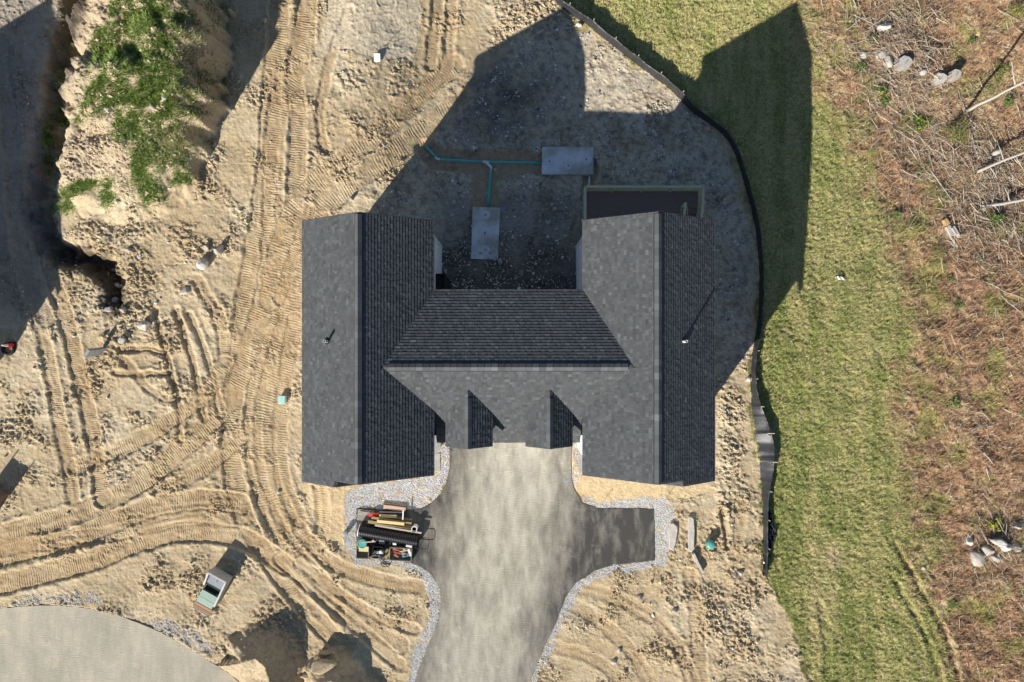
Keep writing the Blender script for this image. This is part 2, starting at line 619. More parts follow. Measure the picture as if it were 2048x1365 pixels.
track([(1790, 1090), (1840, 1180), (1890, 1270), (1930, 1400)], 7, 0.09, 6, 0.0, 0.8)
track([(1780, 1150), (1830, 1230), (1870, 1320), (1890, 1400)], 7, 0.06, 6, 0.0, 0.8)

zs = np.zeros(GX.shape)
TREAD_S = np.zeros(GX.shape)
TREAD_M = np.zeros(GX.shape)
TRACK_C = np.zeros(GX.shape)
wj = 3.0 * fbm(IX, IY, 24, 4, 71)
for (ln, hw, dep, pitch, st, tone) in TR:
    d, sd, s = line_field(IX + wj, IY + wj * 0.7, ln, hw + 16)
    k = np.isfinite(d)
    if not k.any():
        continue
    dk = d[k]
    inn = ss(hw, hw - 4.0, dk)
    berm = np.exp(-((dk - hw - 3) / 4.0) ** 2)
    nz = 0.75 + 0.5 * fbm(IX[k], IY[k], 30, 2, 13)
    fade = ss(0, 50, s[k]) if True else 1
    zs[k] = zs[k] * (1 - 0.6 * inn) - dep * inn * 1.2 + 0.95 * dep * 0.9 * berm * np.clip(nz * 1.8 - 0.55, 0, 2) - (dep * 0.9 * np.exp(-((dk - hw + 1.5) / 2.2) ** 2)) * np.clip(1.6 * fbm(IX[k], IY[k], 60, 3, 23) + 0.35, 0, 1)
    zs[k] += inn * 0.014 * np.cos(sd[k] * dk / hw * 7.5) * np.clip(0.6 + 1.3 * fbm(IX[k], IY[k], 90, 2, 27), 0, 1.3)
    wear = np.clip(0.75 + 1.5 * fbm(IX[k], IY[k], 34, 4, 17), 0.0, 1.0)
    tm = inn * st * wear
    up = inn > 0.45
    a = TREAD_S[k]
    a[up] = s[k][up] / (pitch * 0.74) + sd[k][up] * dk[up] * 0.02 + 0.16 * fbm(IX[k][up], IY[k][up], 30, 2, 19)
    TREAD_S[k] = a
    b = TREAD_M[k]
    b = np.where(inn > 0.45, tm, b * (1 - inn))
    TREAD_M[k] = b
    TRACK_C[k] = TRACK_C[k] * (1 - inn * 0.6) + inn * tone * 0.6

SOFT = np.clip(M_DRIVE + M_ROAD, 0, 1)
SANDPAD = [(640, 90), (655, 30), (672, -60), (838, -60), (838, 60), (828, 118), (770, 118), (700, 108)]
M_PAD = inpoly(IX + jx * 0.7, IY + jy * 0.7, SANDPAD)
BED = [(1143, 905), (1168, 948), (1300, 968), (1400, 962), (1440, 985), (1340, 1000), (1290, 990), (1240, 1000), (1180, 1006), (1150, 985)]
M_BED = inpoly(IX + jx * 0.6, IY + jy * 0.6, BED)
BEDL = [(600, 968), (700, 972), (694, 1005), (690, 1100), (650, 1080), (625, 1020)]
M_BEDL = inpoly(IX + jx, IY + jy, BEDL)
rough = 0.4 + 1.0 * fbm(IX, IY, 75, 4, 81)
rough += 0.75 * np.exp(-(((IX - 1470) / 130) ** 2 + ((IY - 1210) / 110) ** 2))
rough += 1.0 * np.exp(-(((IX - 240) / 85) ** 2 + ((IY - 600) / 110) ** 2))
rough += 0.6 * np.exp(-(((IX - 1100) / 80) ** 2 + ((IY - 20) / 60) ** 2))
rough += 0.9 * ss(0.3, 1.5, Z0)
rough = np.clip(rough, 0.2, 1.3)
rough = np.where(M_PAD | M_BED | M_BEDL, 0.18, rough)
rough = np.where(M_LAWN | M_BRUSH, 0.55, rough)
rough *= (1 - 0.6 * np.clip(TRACK_C, 0, 1))
pile = (IY > 1200) & (IX > 400) & (IX < 780) & (Z0 > 0.25)
rough = np.where(pile, 0.45, rough)
big = fbm(IX, IY, 110, 4, 91) * 0.075
mid = fbm(IX, IY, 26, 3, 95) * 0.045
fine = fbm(IX, IY, 7.0, 2, 99, 0.6) * 0.07
wrx = IX * 0.8 + IY * 0.6
wry = -IX * 0.6 + IY * 0.8
scrape = np.maximum(0, fbm(wrx / 3.2, wry, 15, 3, 111, ridged=True)) * 0.05
cl = np.maximum(0, fbm(IX, IY, 13, 3, 103, ridged=True) - 0.35) * 0.06
zs += big + (mid + fine + cl + scrape * 0.7) * rough
zs += M_BRUSH * ((fbm(IX, IY, 60, 3, 201) * 0.16 + 0.35 * np.exp(-(((IX - 1800) / 60) ** 2 + ((IY - 110) / 70) ** 2)) + 0.3 * np.exp(-(((IX - 1990) / 40) ** 2 + ((IY - 1090) / 30) ** 2))) + fbm(IX, IY, 20, 2, 205) * 0.06) + (M_LAWN | M_BRUSH) * fbm(IX, IY, 6.5, 2, 208) * 0.045 + M_LAWN * fbm(IX, IY * 0.6, 22, 3, 207) * 0.03
wrk = np.abs(fbm(IX + 0.5 * IY, IY, 34, 2, 121))
zs += np.where(M_PAD, np.maximum(0, 0.12 - wrk) * 0.35, 0)
# trench where the drain pipe lies
TRENCH = [[(856, 300), (874, 319), (972, 328), (1085, 328)], [(978, 330), (970, 370), (966, 430)], [(1180, 330), (1179, 400)]]
M_TR = np.zeros(GX.shape)
for t, w in zip(TRENCH, (22, 25, 13)):
    d, _, _ = line_field(IX + jx * 0.5, IY + jy * 0.5, t, 60)
    M_TR = np.maximum(M_TR, np.where(np.isfinite(d), ss(w + 6, w - 3, d), 0))
zs = zs * (1 - 0.75 * M_TR) - 0.22 * M_TR
# flatten below paving and below the house
zs = np.where(M_DRIVE, -0.05, zs)
zs = np.where(M_ROAD, -0.06, zs)
zs = np.where(M_GRAVEL > 0.3, zs * 0.35 - 0.01, zs)
near_pave = (IY > 880) & (IX > 690) & (IX < 1330)
zs = np.where(near_pave & ~M_DRIVE, zs * 0.55 - 0.01, zs)
far = ~INV
zs = np.where(far, np.clip(zs, -0.1, 0.1), zs)
Z = np.where(M_DRIVE | M_ROAD, 0.0, Z0) + zs
Z = np.where((GX < -2500) | (GX > 5000) | (GY < -2500) | (GY > 4000), np.minimum(Z, 0.0), Z)


def sample(arr, px, py):
    px, py = np.asarray(px, float), np.asarray(py, float)
    i = np.clip(np.searchsorted(GXA, px) - 1, 0, len(GXA) - 2)
    j = np.clip(np.searchsorted(GYA, py) - 1, 0, len(GYA) - 2)
    u = (px - GXA[i]) / (GXA[i + 1] - GXA[i])
    v = (py - GYA[j]) / (GYA[j + 1] - GYA[j])
    return (arr[j, i] * (1 - u) + arr[j, i + 1] * u) * (1 - v) + (arr[j + 1, i] * (1 - u) + arr[j + 1, i + 1] * u) * v


def plan(px, py):
    """Photograph pixel of a ground point -> plan pixel on the terrain."""
    px, py = np.asarray(px, float), np.asarray(py, float)
    x, y = px, py
    for _ in range(4):
        z = sample(Z, x, y)
        f = 1 - z / D
        x, y = CX + (px - CX) * f, CY + (py - CY) * f
    return x, y


def G(px, py, dz=0.0):
    """World point on the ground seen at a photograph pixel."""
    x, y = plan(px, py)
    z = sample(Z, x, y)
    return np.array([(float(x) - CX) * S, -(float(y) - CY) * S, float(z) + dz])


def P(px, py, z):
    """World point at height z seen at a photograph pixel."""
    f = (1 - z / D) * S
    return np.array([(px - CX) * f, -(py - CY) * f, z])


# ---- soil colours (crust, disturbed loam, sand, darker soil)
def mixc(c, t, m):
    return c * (1 - m[..., None]) + np.array(t) * m[..., None]


n1 = fbm(IX, IY, 150, 4, 131)
n2 = fbm(IX, IY, 35, 4, 137)
C = np.zeros(GX.shape + (3,)) + np.array([0.445, 0.345, 0.21])
C = mixc(C, (0.55, 0.465, 0.32), np.clip(0.3 + 0.8 * n1 + 0.5 * n2, 0, 1) * 0.8)
C = mixc(C, (0.36, 0.245, 0.125), np.clip(TRACK_C * (0.85 + 0.8 * n2), 0, 1) * 0.8)
C = mixc(C, (0.34, 0.25, 0.155), np.clip(n2 * 1.2 - 0.35, 0, 1) * 0.7)
C = mixc(C, (0.56, 0.475, 0.335), M_PAD * 0.9)
C = mixc(C, (0.60, 0.455, 0.26), np.clip(M_BED + M_BEDL * 0.75, 0, 1) * 0.85)
C = mixc(C, (0.47, 0.375, 0.26), ss(0.3, 1.2, Z0) * (IX < 520) * 0.8)
C = mixc(C, (0.40, 0.315, 0.20), pile * 0.5)
# darker and greyer soil tones: ditch, left lane, back yard, courtyard
dit = smooth_line([(150, -160), (140, 30), (122, 120), (102, 220), (84, 310), (68, 400), (80, 470), (118, 512), (180, 528), (222, 555), (226, 610)], 25)
d, _, _ = line_field(IX + jx, IY + jy, dit, 60)
C = mixc(C, (0.06, 0.05, 0.042), np.where(np.isfinite(d), ss(34, 14, d), 0) * 0.85)  # near-black colour following the ditch line
C = mixc(C, (0.27, 0.25, 0.22), ss(150, 60, IX) * ss(720, 560, IY) * 0.75)  # darker grey colour towards the far left
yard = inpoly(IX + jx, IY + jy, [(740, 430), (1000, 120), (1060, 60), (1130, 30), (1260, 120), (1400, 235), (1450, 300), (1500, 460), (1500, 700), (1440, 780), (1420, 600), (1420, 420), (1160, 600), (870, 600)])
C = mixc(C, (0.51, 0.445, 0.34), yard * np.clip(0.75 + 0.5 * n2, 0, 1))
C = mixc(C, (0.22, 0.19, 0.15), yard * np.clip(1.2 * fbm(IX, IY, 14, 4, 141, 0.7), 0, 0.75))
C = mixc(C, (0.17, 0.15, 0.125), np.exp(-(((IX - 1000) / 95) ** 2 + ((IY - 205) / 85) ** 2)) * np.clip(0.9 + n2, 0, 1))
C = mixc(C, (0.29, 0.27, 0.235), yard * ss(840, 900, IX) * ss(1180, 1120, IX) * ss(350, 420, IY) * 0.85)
C = mixc(C, (0.065, 0.055, 0.045), ss(440, 560, IY + 40 * n2) * (IX > 860) * (IX < 1180) * (IY < 620) * 0.8)  # colour runs to near-black towards the house wall
C = mixc(C, (0.45, 0.315, 0.20), M_TR * 0.95)
# lawn and cut-over ground
lawn_g = np.clip(0.30 + 0.25 * ss(300, 800, IY) - 0.25 * ss(1650, 1800, IX) + 0.85 * fbm(IX * 1.9, IY * 0.3, 60, 4, 151) + 0.5 * n2 + 0.5 * np.exp(-((IX - 1545) / 45) ** 2) * ss(600, 700, IY), 0, 1)
LC = np.zeros(C.shape) + np.array([0.42, 0.375, 0.155])
LC = mixc(LC, (0.26, 0.285, 0.09), lawn_g)
bare = np.exp(-(((IX - 1668) / 24) ** 2 + ((IY - 1112) / 30) ** 2)) + np.exp(-(((IX - 1640) / 22) ** 2 + ((IY - 1220) / 90) ** 2)) * 0.7 + 0.5 * np.exp(-(((IX - 1552) / 12) ** 2 + ((IY - 795) / 9) ** 2))
bare = bare + np.clip(1.6 * fbm(IX * 1.3, IY * 0.7, 55, 4, 155) - 0.75, 0, 0.7)
LC = mixc(LC, (0.43, 0.33, 0.19), np.clip(bare, 0, 1))
C = np.where(M_LAWN[..., None], LC, C)
fr = lawn_fringe & ~M_LAWN & ~M_BRUSH & (IX > 1100)
C = mixc(C, (0.25, 0.23, 0.1), fr * np.clip(0.5 + n2, 0, 1) * 0.8)
BC = np.zeros(C.shape) + np.array([0.42, 0.26, 0.15])
BC = mixc(BC, (0.52, 0.40, 0.23), np.clip(0.3 + n1 + n2 * 0.8, 0, 1))
BOL = np.clip(fbm(IX, IY, 70, 4, 161) * 1.6 - 0.2 + 0.55 * ss(160, 20, IX - ry), 0, 1)
BC = mixc(BC, (0.31, 0.28, 0.10), BOL * 0.85)
BC = mixc(BC, (0.17, 0.115, 0.075), np.clip(fbm(IX, IY, 40, 3, 167) * 1.5 - 0.3, 0, 1) * 0.8)
BRW = ss(-60, 45, IX + jx * 4.0 - ry) * (IX > 1400)
C = np.where((M_BRUSH | M_LAWN)[..., None], C * (1 - BRW[..., None]) + BC * BRW[..., None], C)
C = mixc(C, (0.56, 0.54, 0.50), np.clip(M_GRAVEL * (0.8 + 0.5 * n2), 0, 1))
C *= (1 + 0.13 * fbm(IX, IY, 12, 3, 171))[..., None]
C = np.clip(C, 0.02, 0.8)

# ---- ground material
gm = bpy.data.materials.new('ground_soil')
gm.use_nodes = True
nt = gm.node_tree
nt.nodes.clear()
N, Lk = nt.nodes.new, nt.links.new
out = N('ShaderNodeOutputMaterial')
b = N('ShaderNodeBsdfPrincipled')
b.inputs['Roughness'].default_value = 0.95
b.inputs['Specular IOR Level'].default_value = 0.12
Lk(b.outputs[0], out.inputs['Surface'])
at = N('ShaderNodeAttribute'); at.attribute_name = 'Col'
tc = N('ShaderNodeTexCoord')
nz = N('ShaderNodeTexNoise'); nz.inputs['Scale'].default_value = 9.0; nz.inputs['Detail'].default_value = 8; nz.inputs['Roughness'].default_value = 0.7
Lk(tc.outputs['Object'], nz.inputs['Vector'])
mr = N('ShaderNodeMapRange')
mr.inputs['From Min'].default_value = 0.3; mr.inputs['From Max'].default_value = 0.7
mr.inputs['To Min'].default_value = 0.78; mr.inputs['To Max'].default_value = 1.2
Lk(nz.outputs['Fac'], mr.inputs[0])
vm = N('ShaderNodeVectorMath'); vm.operation = 'SCALE'
Lk(at.outputs['Color'], vm.inputs[0]); Lk(mr.outputs[0], vm.inputs['Scale'])
Lk(vm.outputs[0], b.inputs['Base Color'])
a_s = N('ShaderNodeAttribute'); a_s.attribute_name = 'tread_s'
a_m = N('ShaderNodeAttribute'); a_m.attribute_name = 'tread_m'
a_r = N('ShaderNodeAttribute'); a_r.attribute_name = 'rough'
mu = N('ShaderNodeMath'); mu.operation = 'MULTIPLY'; mu.inputs[1].default_value = 2 * math.pi
Lk(a_s.outputs['Fac'], mu.inputs[0])
sn = N('ShaderNodeMath'); sn.operation = 'SINE'
Lk(mu.outputs[0], sn.inputs[0])
ab = N('ShaderNodeMath'); ab.operation = 'MULTIPLY'
Lk(sn.outputs[0], ab.inputs[0]); Lk(a_m.outputs['Fac'], ab.inputs[1])
tsc = N('ShaderNodeMath'); tsc.operation = 'MULTIPLY'; tsc.inputs[1].default_value = 0.0082
Lk(ab.outputs[0], tsc.inputs[0])
nb = N('ShaderNodeTexNoise'); nb.inputs['Scale'].default_value = 7.0; nb.inputs['Detail'].default_value = 6; nb.inputs['Roughness'].default_value = 0.62
Lk(tc.outputs['Object'], nb.inputs['Vector'])
nm = N('ShaderNodeMath'); nm.operation = 'MULTIPLY'
Lk(nb.outputs['Fac'], nm.inputs[0]); Lk(a_r.outputs['Fac'], nm.inputs[1])
nm2 = N('ShaderNodeMath'); nm2.operation = 'MULTIPLY'; nm2.inputs[1].default_value = 0.10
Lk(nm.outputs[0], nm2.inputs[0])
ad = N('ShaderNodeMath'); ad.operation = 'ADD'
Lk(tsc.outputs[0], ad.inputs[0]); Lk(nm2.outputs[0], ad.inputs[1])
bp = N('ShaderNodeBump'); bp.inputs['Distance'].default_value = 1.0; bp.inputs['Strength'].default_value = 1.0
Lk(ad.outputs[0], bp.inputs['Height']); Lk(bp.outputs[0], b.inputs['Normal'])

ny, nx = GX.shape
V = np.stack([(GX - CX) * S, -(GY - CY) * S, Z], -1).reshape(-1, 3)
ii = (np.arange(ny - 1)[:, None] * nx + np.arange(nx - 1)[None, :]).ravel()
Fq = np.stack([ii, ii + nx, ii + nx + 1, ii + 1], 1)
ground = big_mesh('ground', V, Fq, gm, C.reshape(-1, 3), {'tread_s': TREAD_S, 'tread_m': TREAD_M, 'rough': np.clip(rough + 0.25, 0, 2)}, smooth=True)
tag(ground, kind='structure')


def sheet(name, poly, z, thick, m):
    """Paving slab from a photograph outline, with real edge thickness."""
    pts = np.array(poly, float)
    out = []
    for i in range(len(pts)):
        a, c = pts[i], pts[(i + 1) % len(pts)]
        n = max(1, int(np.linalg.norm(c - a) / 12)) if np.linalg.norm(c - a) < 400 else 6
        for t in np.linspace(0, 1, n, endpoint=False):
            out.append(a + (c - a) * t)
    out = np.array(out)
    out += np.stack([1.0 * fbm(out[:, 0], out[:, 1], 14, 3, 3), 1.0 * fbm(out[:, 0], out[:, 1], 14, 3, 8)], 1)
    w = [((p[0] - CX) * S, -(p[1] - CY) * S) for p in out]
    ar = sum(w[i][0] * w[(i + 1) % len(w)][1] - w[(i + 1) % len(w)][0] * w[i][1] for i in range(len(w)))
    if ar < 0:
        w = w[::-1]
    vf = prism(w, z - thick, z)
    o = obj(name, vf, m, org=(0, 0, 0))
    return tag(o, kind='structure')


def paving(name, base, dust, lo, hi, scale, centre=None):
    m = bpy.data.materials.new(name)
    m.use_nodes = True
    nt = m.node_tree
    nt.nodes.clear()
    N, Lk = nt.nodes.new, nt.links.new
    out = N('ShaderNodeOutputMaterial')
    b = N('ShaderNodeBsdfPrincipled')
    b.inputs['Roughness'].default_value = 0.9
    b.inputs['Specular IOR Level'].default_value = 0.2
    Lk(b.outputs[0], out.inputs['Surface'])
    tc = N('ShaderNodeTexCoord')
    n1 = N('ShaderNodeTexNoise'); n1.inputs['Scale'].default_value = scale; n1.inputs['Detail'].default_value = 9; n1.inputs['Roughness'].default_value = 0.66
    n1.inputs['Distortion'].default_value = 0.15
    ms = N('ShaderNodeMapping'); ms.inputs['Scale'].default_value = (1.5, 0.5, 1); ms.inputs['Rotation'].default_value = (0, 0, 0.2)
    Lk(tc.outputs['Object'], ms.inputs['Vector'])
    Lk(ms.outputs[0], n1.inputs['Vector'])
    fk = N('ShaderNodeMath'); fk.operation = 'MULTIPLY_ADD'; fk.inputs[1].default_value = 0.66; fk.inputs[2].default_value = 0.17
    Lk(n1.outputs['Fac'], fk.inputs[0])
    fac = fk.outputs[0]
    if centre:
        # tyre-borne dust lies along the middle of the drive where traffic ran
        sx = N('ShaderNodeSeparateXYZ'); Lk(tc.outputs['Object'], sx.inputs[0])
        ky = N('ShaderNodeMath'); ky.operation = 'MULTIPLY_ADD'; ky.inputs[1].default_value = -0.2
        Lk(sx.outputs['Y'], ky.inputs[0]); Lk(sx.outputs['X'], ky.inputs[2])
        d = N('ShaderNodeMath'); d.operation = 'SUBTRACT'; d.inputs[1].default_value = centre[0]
        Lk(ky.outputs[0], d.inputs[0])
        a = N('ShaderNodeMath'); a.operation = 'ABSOLUTE'; Lk(d.outputs[0], a.inputs[0])
        r = N('ShaderNodeMapRange'); r.interpolation_type = 'SMOOTHSTEP'
        r.inputs['From Min'].default_value = centre[1]; r.inputs['From Max'].default_value = centre[2]
        r.inputs['To Min'].default_value = 0.14; r.inputs['To Max'].default_value = -0.17
        Lk(a.outputs[0], r.inputs[0])
        ad = N('ShaderNodeMath'); ad.operation = 'ADD'; Lk(fac, ad.inputs[0]); Lk(r.outputs[0], ad.inputs[1])
        fac = ad.outputs[0]
    rp = N('ShaderNodeValToRGB')
    rp.color_ramp.elements[0].position = lo; rp.color_ramp.elements[0].color = (*base, 1)
    rp.color_ramp.elements[1].position = hi; rp.color_ramp.elements[1].color = (*dust, 1)
    e = rp.color_ramp.elements.new((lo + hi) / 2)
    e.color = (*[0.55 * x + 0.45 * y for x, y in zip(base, dust)], 1)
    n4 = N('ShaderNodeTexNoise'); n4.inputs['Scale'].default_value = 0.9; n4.inputs['Detail'].default_value = 7; n4.inputs['Roughness'].default_value = 0.7
    Lk(tc.outputs['Generated'] if False else tc.outputs['Object'], n4.inputs['Vector'])
    r4 = N('ShaderNodeMapRange'); r4.inputs['From Min'].default_value = 0.58; r4.inputs['From Max'].default_value = 0.74; r4.inputs['To Max'].default_value = 0.16
    Lk(n4.outputs['Fac'], r4.inputs[0])
    a4 = N('ShaderNodeMath'); a4.operation = 'ADD'; Lk(fac, a4.inputs[0]); Lk(r4.outputs[0], a4.inputs[1])
    Lk(a4.outputs[0], rp.inputs[0])
    # tyre marks: fine wavy combing
    mp = N('ShaderNodeMapping'); mp.inputs['Scale'].default_value = (0.5, 4.0, 1); mp.inputs['Rotation'].default_value = (0, 0, 0.5)
    Lk(tc.outputs['Object'], mp.inputs['Vector'])
    n3 = N('ShaderNodeTexWave'); n3.inputs['Scale'].default_value = 1.3; n3.inputs['Distortion'].default_value = 14; n3.inputs['Detail'].default_value = 3; n3.inputs['Detail Scale'].default_value = 0.5
    n3.bands_direction = 'Y'
    Lk(mp.outputs[0], n3.inputs['Vector'])
    n2 = N('ShaderNodeTexNoise'); n2.inputs['Scale'].default_value = 22; n2.inputs['Detail'].default_value = 5
    Lk(tc.outputs['Object'], n2.inputs['Vector'])
    mr = N('ShaderNodeMapRange'); mr.inputs['From Min'].default_value = 0.25; mr.inputs['From Max'].default_value = 0.75
    mr.inputs['To Min'].default_value = 0.86; mr.inputs['To Max'].default_value = 1.14
    Lk(n2.outputs['Fac'], mr.inputs[0])
    mw = N('ShaderNodeMapRange'); mw.inputs['To Min'].default_value = 0.86; mw.inputs['To Max'].default_value = 1.14
    Lk(n3.outputs['Fac'], mw.inputs[0])
    mm = N('ShaderNodeMath'); mm.operation = 'MULTIPLY'; Lk(mr.outputs[0], mm.inputs[0]); Lk(mw.outputs[0], mm.inputs[1])
    vm = N('ShaderNodeVectorMath'); vm.operation = 'SCALE'
    Lk(rp.outputs[0], vm.inputs[0]); Lk(mm.outputs[0], vm.inputs['Scale'])
    Lk(vm.outputs[0], b.inputs['Base Color'])
    bp = N('ShaderNodeBump'); bp.inputs['Distance'].default_value = 0.012
    Lk(n2.outputs['Fac'], bp.inputs['Height']); Lk(bp.outputs[0], b.inputs['Normal'])
    return m


m_drive = paving('dusty_asphalt', (0.062, 0.060, 0.056), (0.45, 0.415, 0.335), 0.31, 0.71, 1.0, (1.67, 0.8, 5.4))
m_road = paving('dusty_road', (0.31, 0.29, 0.235), (0.50, 0.44, 0.33), 0.36, 0.60, 0.5)
driveway = sheet('driveway', DRIVE, 0.045, 0.16, m_drive)
road = sheet('road', ROAD, 0.03, 0.16, m_road)

# ================================================================ the house
HE, HR, HM, HF = 0.165 * D, 0.2205 * D, 0.2035 * D, 0.1343 * D     # wing eave, wing ridge, main ridge, main front eave
DE, DR = 0.163 * D, 0.1848 * D                                   # dormer eave, dormer ridge


def U(x, y, z):
    return np.array([x * S, -y * S, z])


m_shingle = mat('roof_shingle', attr='Col', rough=0.92, var=0.16, scale=55, bump=0.004, bscale=220, spec=0.2)
m_deckroof = mat('roof_underlay', (0.05, 0.05, 0.055), 0.95, 0.1)
m_siding = mat('white_siding', (0.78, 0.79, 0.80), 0.55, 0.04, 6)
m_trim = mat('white_trim', (0.80, 0.80, 0.80), 0.5, 0.03, 6)
m_found = mat('concrete_foundation', (0.33, 0.32, 0.30), 0.95, 0.2, 4, 0.01, 20)
m_glass = mat('window_glass', (0.03, 0.035, 0.04), 0.08, 0.0, spec=0.6)
m_black = mat('black_membrane', (0.012, 0.012, 0.014), 0.7, 0.2, 4)
m_brick = mat('red_brick', (0.38, 0.15, 0.085), 0.9, 0.25, 12, 0.004, 60)
m_mortar = mat('brick_mortar', (0.42, 0.40, 0.37), 0.95, 0.15, 10)
m_pvc = mat('white_pvc', (0.72, 0.72, 0.70), 0.45, 0.08, 9)
m_rubber = mat('black_rubber', (0.02, 0.02, 0.02), 0.8, 0.2)
m_door = mat('garage_door_paint', (0.62, 0.62, 0.61), 0.5, 0.05, 5)

house = thing('house', 'large white house with dark grey shingled roof, two gabled wings and two front dormers', 'house', (0, 0, -1.4))

# ---- walls (they stand back from the eaves)
OV = 12.0
WX0, WX1, WX2, WX3 = -350 + OV, -130.3 - OV, 118 + OV, 338.5 - OV
ZB = -1.5


def gable_wall(x0, x1, y0, y1, ze, zr, zb=ZB):
    """Closed walls of a gabled block (ridge along y)."""
    xm = (x0 + x1) / 2
    v = []
    for y in (y0, y1):
        v += [U(x0, y, zb), U(x1, y, zb), U(x1, y, ze), U(xm, y, zr), U(x0, y, ze)]
    f = [(0, 1, 2, 3, 4), (9, 8, 7, 6, 5), (0, 5, 6, 1), (1, 6, 7, 2), (4, 9, 5, 0)]
    return np.array(v), f


rl = (HR - HE) / (110 * S)
ze_w = HE + rl * OV * S - 0.22
zr_w = HR - 0.22
wl = join(gable_wall(WX0, WX1, -201 + OV, 224 - OV, ze_w, zr_w),
          gable_wall(WX0 + .1, -220 - OV, 200, 234.5 - OV, ze_w, ze_w + rl * (130 - 2 * OV) / 2 * S))
wr_ = join(gable_wall(WX2, WX3, -202 + OV, 224 - OV, ze_w, zr_w),
           gable_wall(209 + OV, WX3 - .1, 200, 233.5 - OV, ze_w, ze_w + rl * (130 - 2 * OV) / 2 * S))


def main_wall():
    y0, y1, ym = -85.6 + OV, 175.3 - OV, 41.8
    pb = (HM - HE) / (127.4 * S)
    pf = (HM - HF) / (133.5 * S)
    zb_, zf_, zm_ = HE + pb * OV * S - .2, HF + pf * OV * S - .2, HM - .2
    v = []
    for x in (WX1 - 4, WX2 + 4):
        v += [U(x, y0, ZB), U(x, y1, ZB), U(x, y1, zf_), U(x, ym, zm_), U(x, y0, zb_)]
    f = [(4, 3, 2, 1, 0), (5, 6, 7, 8, 9), (1, 6, 5, 0), (2, 7, 6, 1), (0, 5, 9, 4)]
    return np.array(v), f


walls = obj('wall', join(wl, wr_, main_wall()), m_siding, house)
# siding boards on the two walls that face the courtyard
bh = 0.178
for (xw, s) in ((WX1, 1), (WX2, -1)):
    y0, y1 = (-201 + OV, -85.6 + OV)
    k = 0
    z = -0.55
    while z < ze_w - bh:
        xx = xw * S
        v = [(xx + s * .004, -y0 * S + .01, z), (xx + s * .004, -y1 * S, z), (xx + s * .022, -y0 * S + .01, z), (xx + s * .022, -y1 * S, z),
             (xx + s * .006, -y0 * S + .01, z + bh), (xx + s * .006, -y1 * S, z + bh)]
        f = [(0, 1, 3, 2), (2, 3, 5, 4), (0, 2, 4), (1, 5, 3)]
        obj('siding_board', (np.array(v), f), m_siding, walls)
        z += bh
    obj('corner_board', beam((xw * S + s * .02, -y0 * S + .01, -0.6), (xw * S + s * .02, -y0 * S + .01, ze_w - .05), .14, .05, up=(1, 0, 0)), m_trim, house)
fnd = []
for (x0, x1, y0, y1) in ((WX0, WX1, -201 + OV, 224 - OV), (WX2, WX3, -202 + OV, 224 - OV)):
    fnd.append(move(box((x1 - x0) * S + .06, (y1 - y0) * S + .06, 1.0), U((x0 + x1) / 2, (y0 + y1) / 2, ZB - .02)))
for q in fnd:
    obj('foundation', q, m_found, house)

# ---- openings
def opening(name, cx, y, z0, w, h, face, m, frame=True):
    """Window or door on a wall facing 'f' (front, +y down), 'b' (back), 'l' or 'r'."""
    c = U(cx, y, z0)
    a = {'f': 0, 'b': math.pi, 'l': -math.pi / 2, 'r': math.pi / 2}[face]
    pane = box(w, 0.06, h)
    o = obj(name, move(pane, c, a), m, house)
    if frame:
        t = 0.1
        fr = join(box(w + 2 * t, 0.10, t, c=(0, 0, h)), box(w + 2 * t, 0.12, t, c=(0, 0, -t)), box(t, 0.10, h, c=(-(w + t) / 2, 0, 0)), box(t, 0.10, h, c=((w + t) / 2, 0, 0)))
        obj('frame', move(fr, c, a), m_trim, o)
        if name == 'window':
            obj('sash', move(join(box(w, 0.085, 0.05, c=(0, 0, h / 2 - .025)), box(0.03, 0.08, h - .01, c=(0, 0, .005))), c, a), m_trim, o)
    return o


yf = 175.3 - OV
for cx in (-71.7, 62):
    g = opening('garage_door', cx, yf, 0.06, 2.75, 2.3, 'f', m_door)
    for i in range(4):
        obj('panel', move(box(2.6, 0.05, 0.5, 0.02), U(cx, yf, 0.1 + i * 0.56) + np.array([0, -0.03, 0])), m_door, g)
    opening('window', cx, 174 - OV + 1, 5.0, 0.9, 1.0, 'f', m_glass)
for cx in (-275, -195, 185, 262):
    for z0 in (1.0, 3.9):
        opening('window', cx, (224 - OV) if cx in (-195, 185) else (234.5 - OV if cx < 0 else 233.5 - OV), z0, 1.0, 1.4, 'f', m_glass)
for cx in (-290, -190, 180, 275):
    opening('window', cx, -201.5 + OV, 3.9, 1.0, 1.4, 'b', m_glass)
opening('sliding_door', 228, -202 + OV, 0.32, 1.8, 2.05, 'b', m_glass)
for y in (-120, 0, 120):
    for z0 in (1.0, 3.9):
        opening('window', WX0, y, z0, 1.0, 1.4, 'l', m_glass)
        opening('window', WX3, y, z0, 1.0, 1.4, 'r', m_glass)
for cx in (-60, 50):
    opening('window', cx, -85.6 + OV, 3.6, 1.0, 1.3, 'b', m_glass)

# ---- black roofed bump-out in the courtyard corner
bo = move(box(19 * S * 0.9, 44 * S * .9, 4.3), U(-133.5, -104, ZB))
bump_out = obj('bump_out', bo, m_black, house)
obj('roof_edge', move(join(box(19 * S * .9 + .06, .05, .08, c=(0, 44 * S * .45, 0)), box(.05, 44 * S * .9, .08, c=(19 * S * .45, 0, 0))), U(-133.5, -104, ZB + 4.3)), m_black, bump_out)

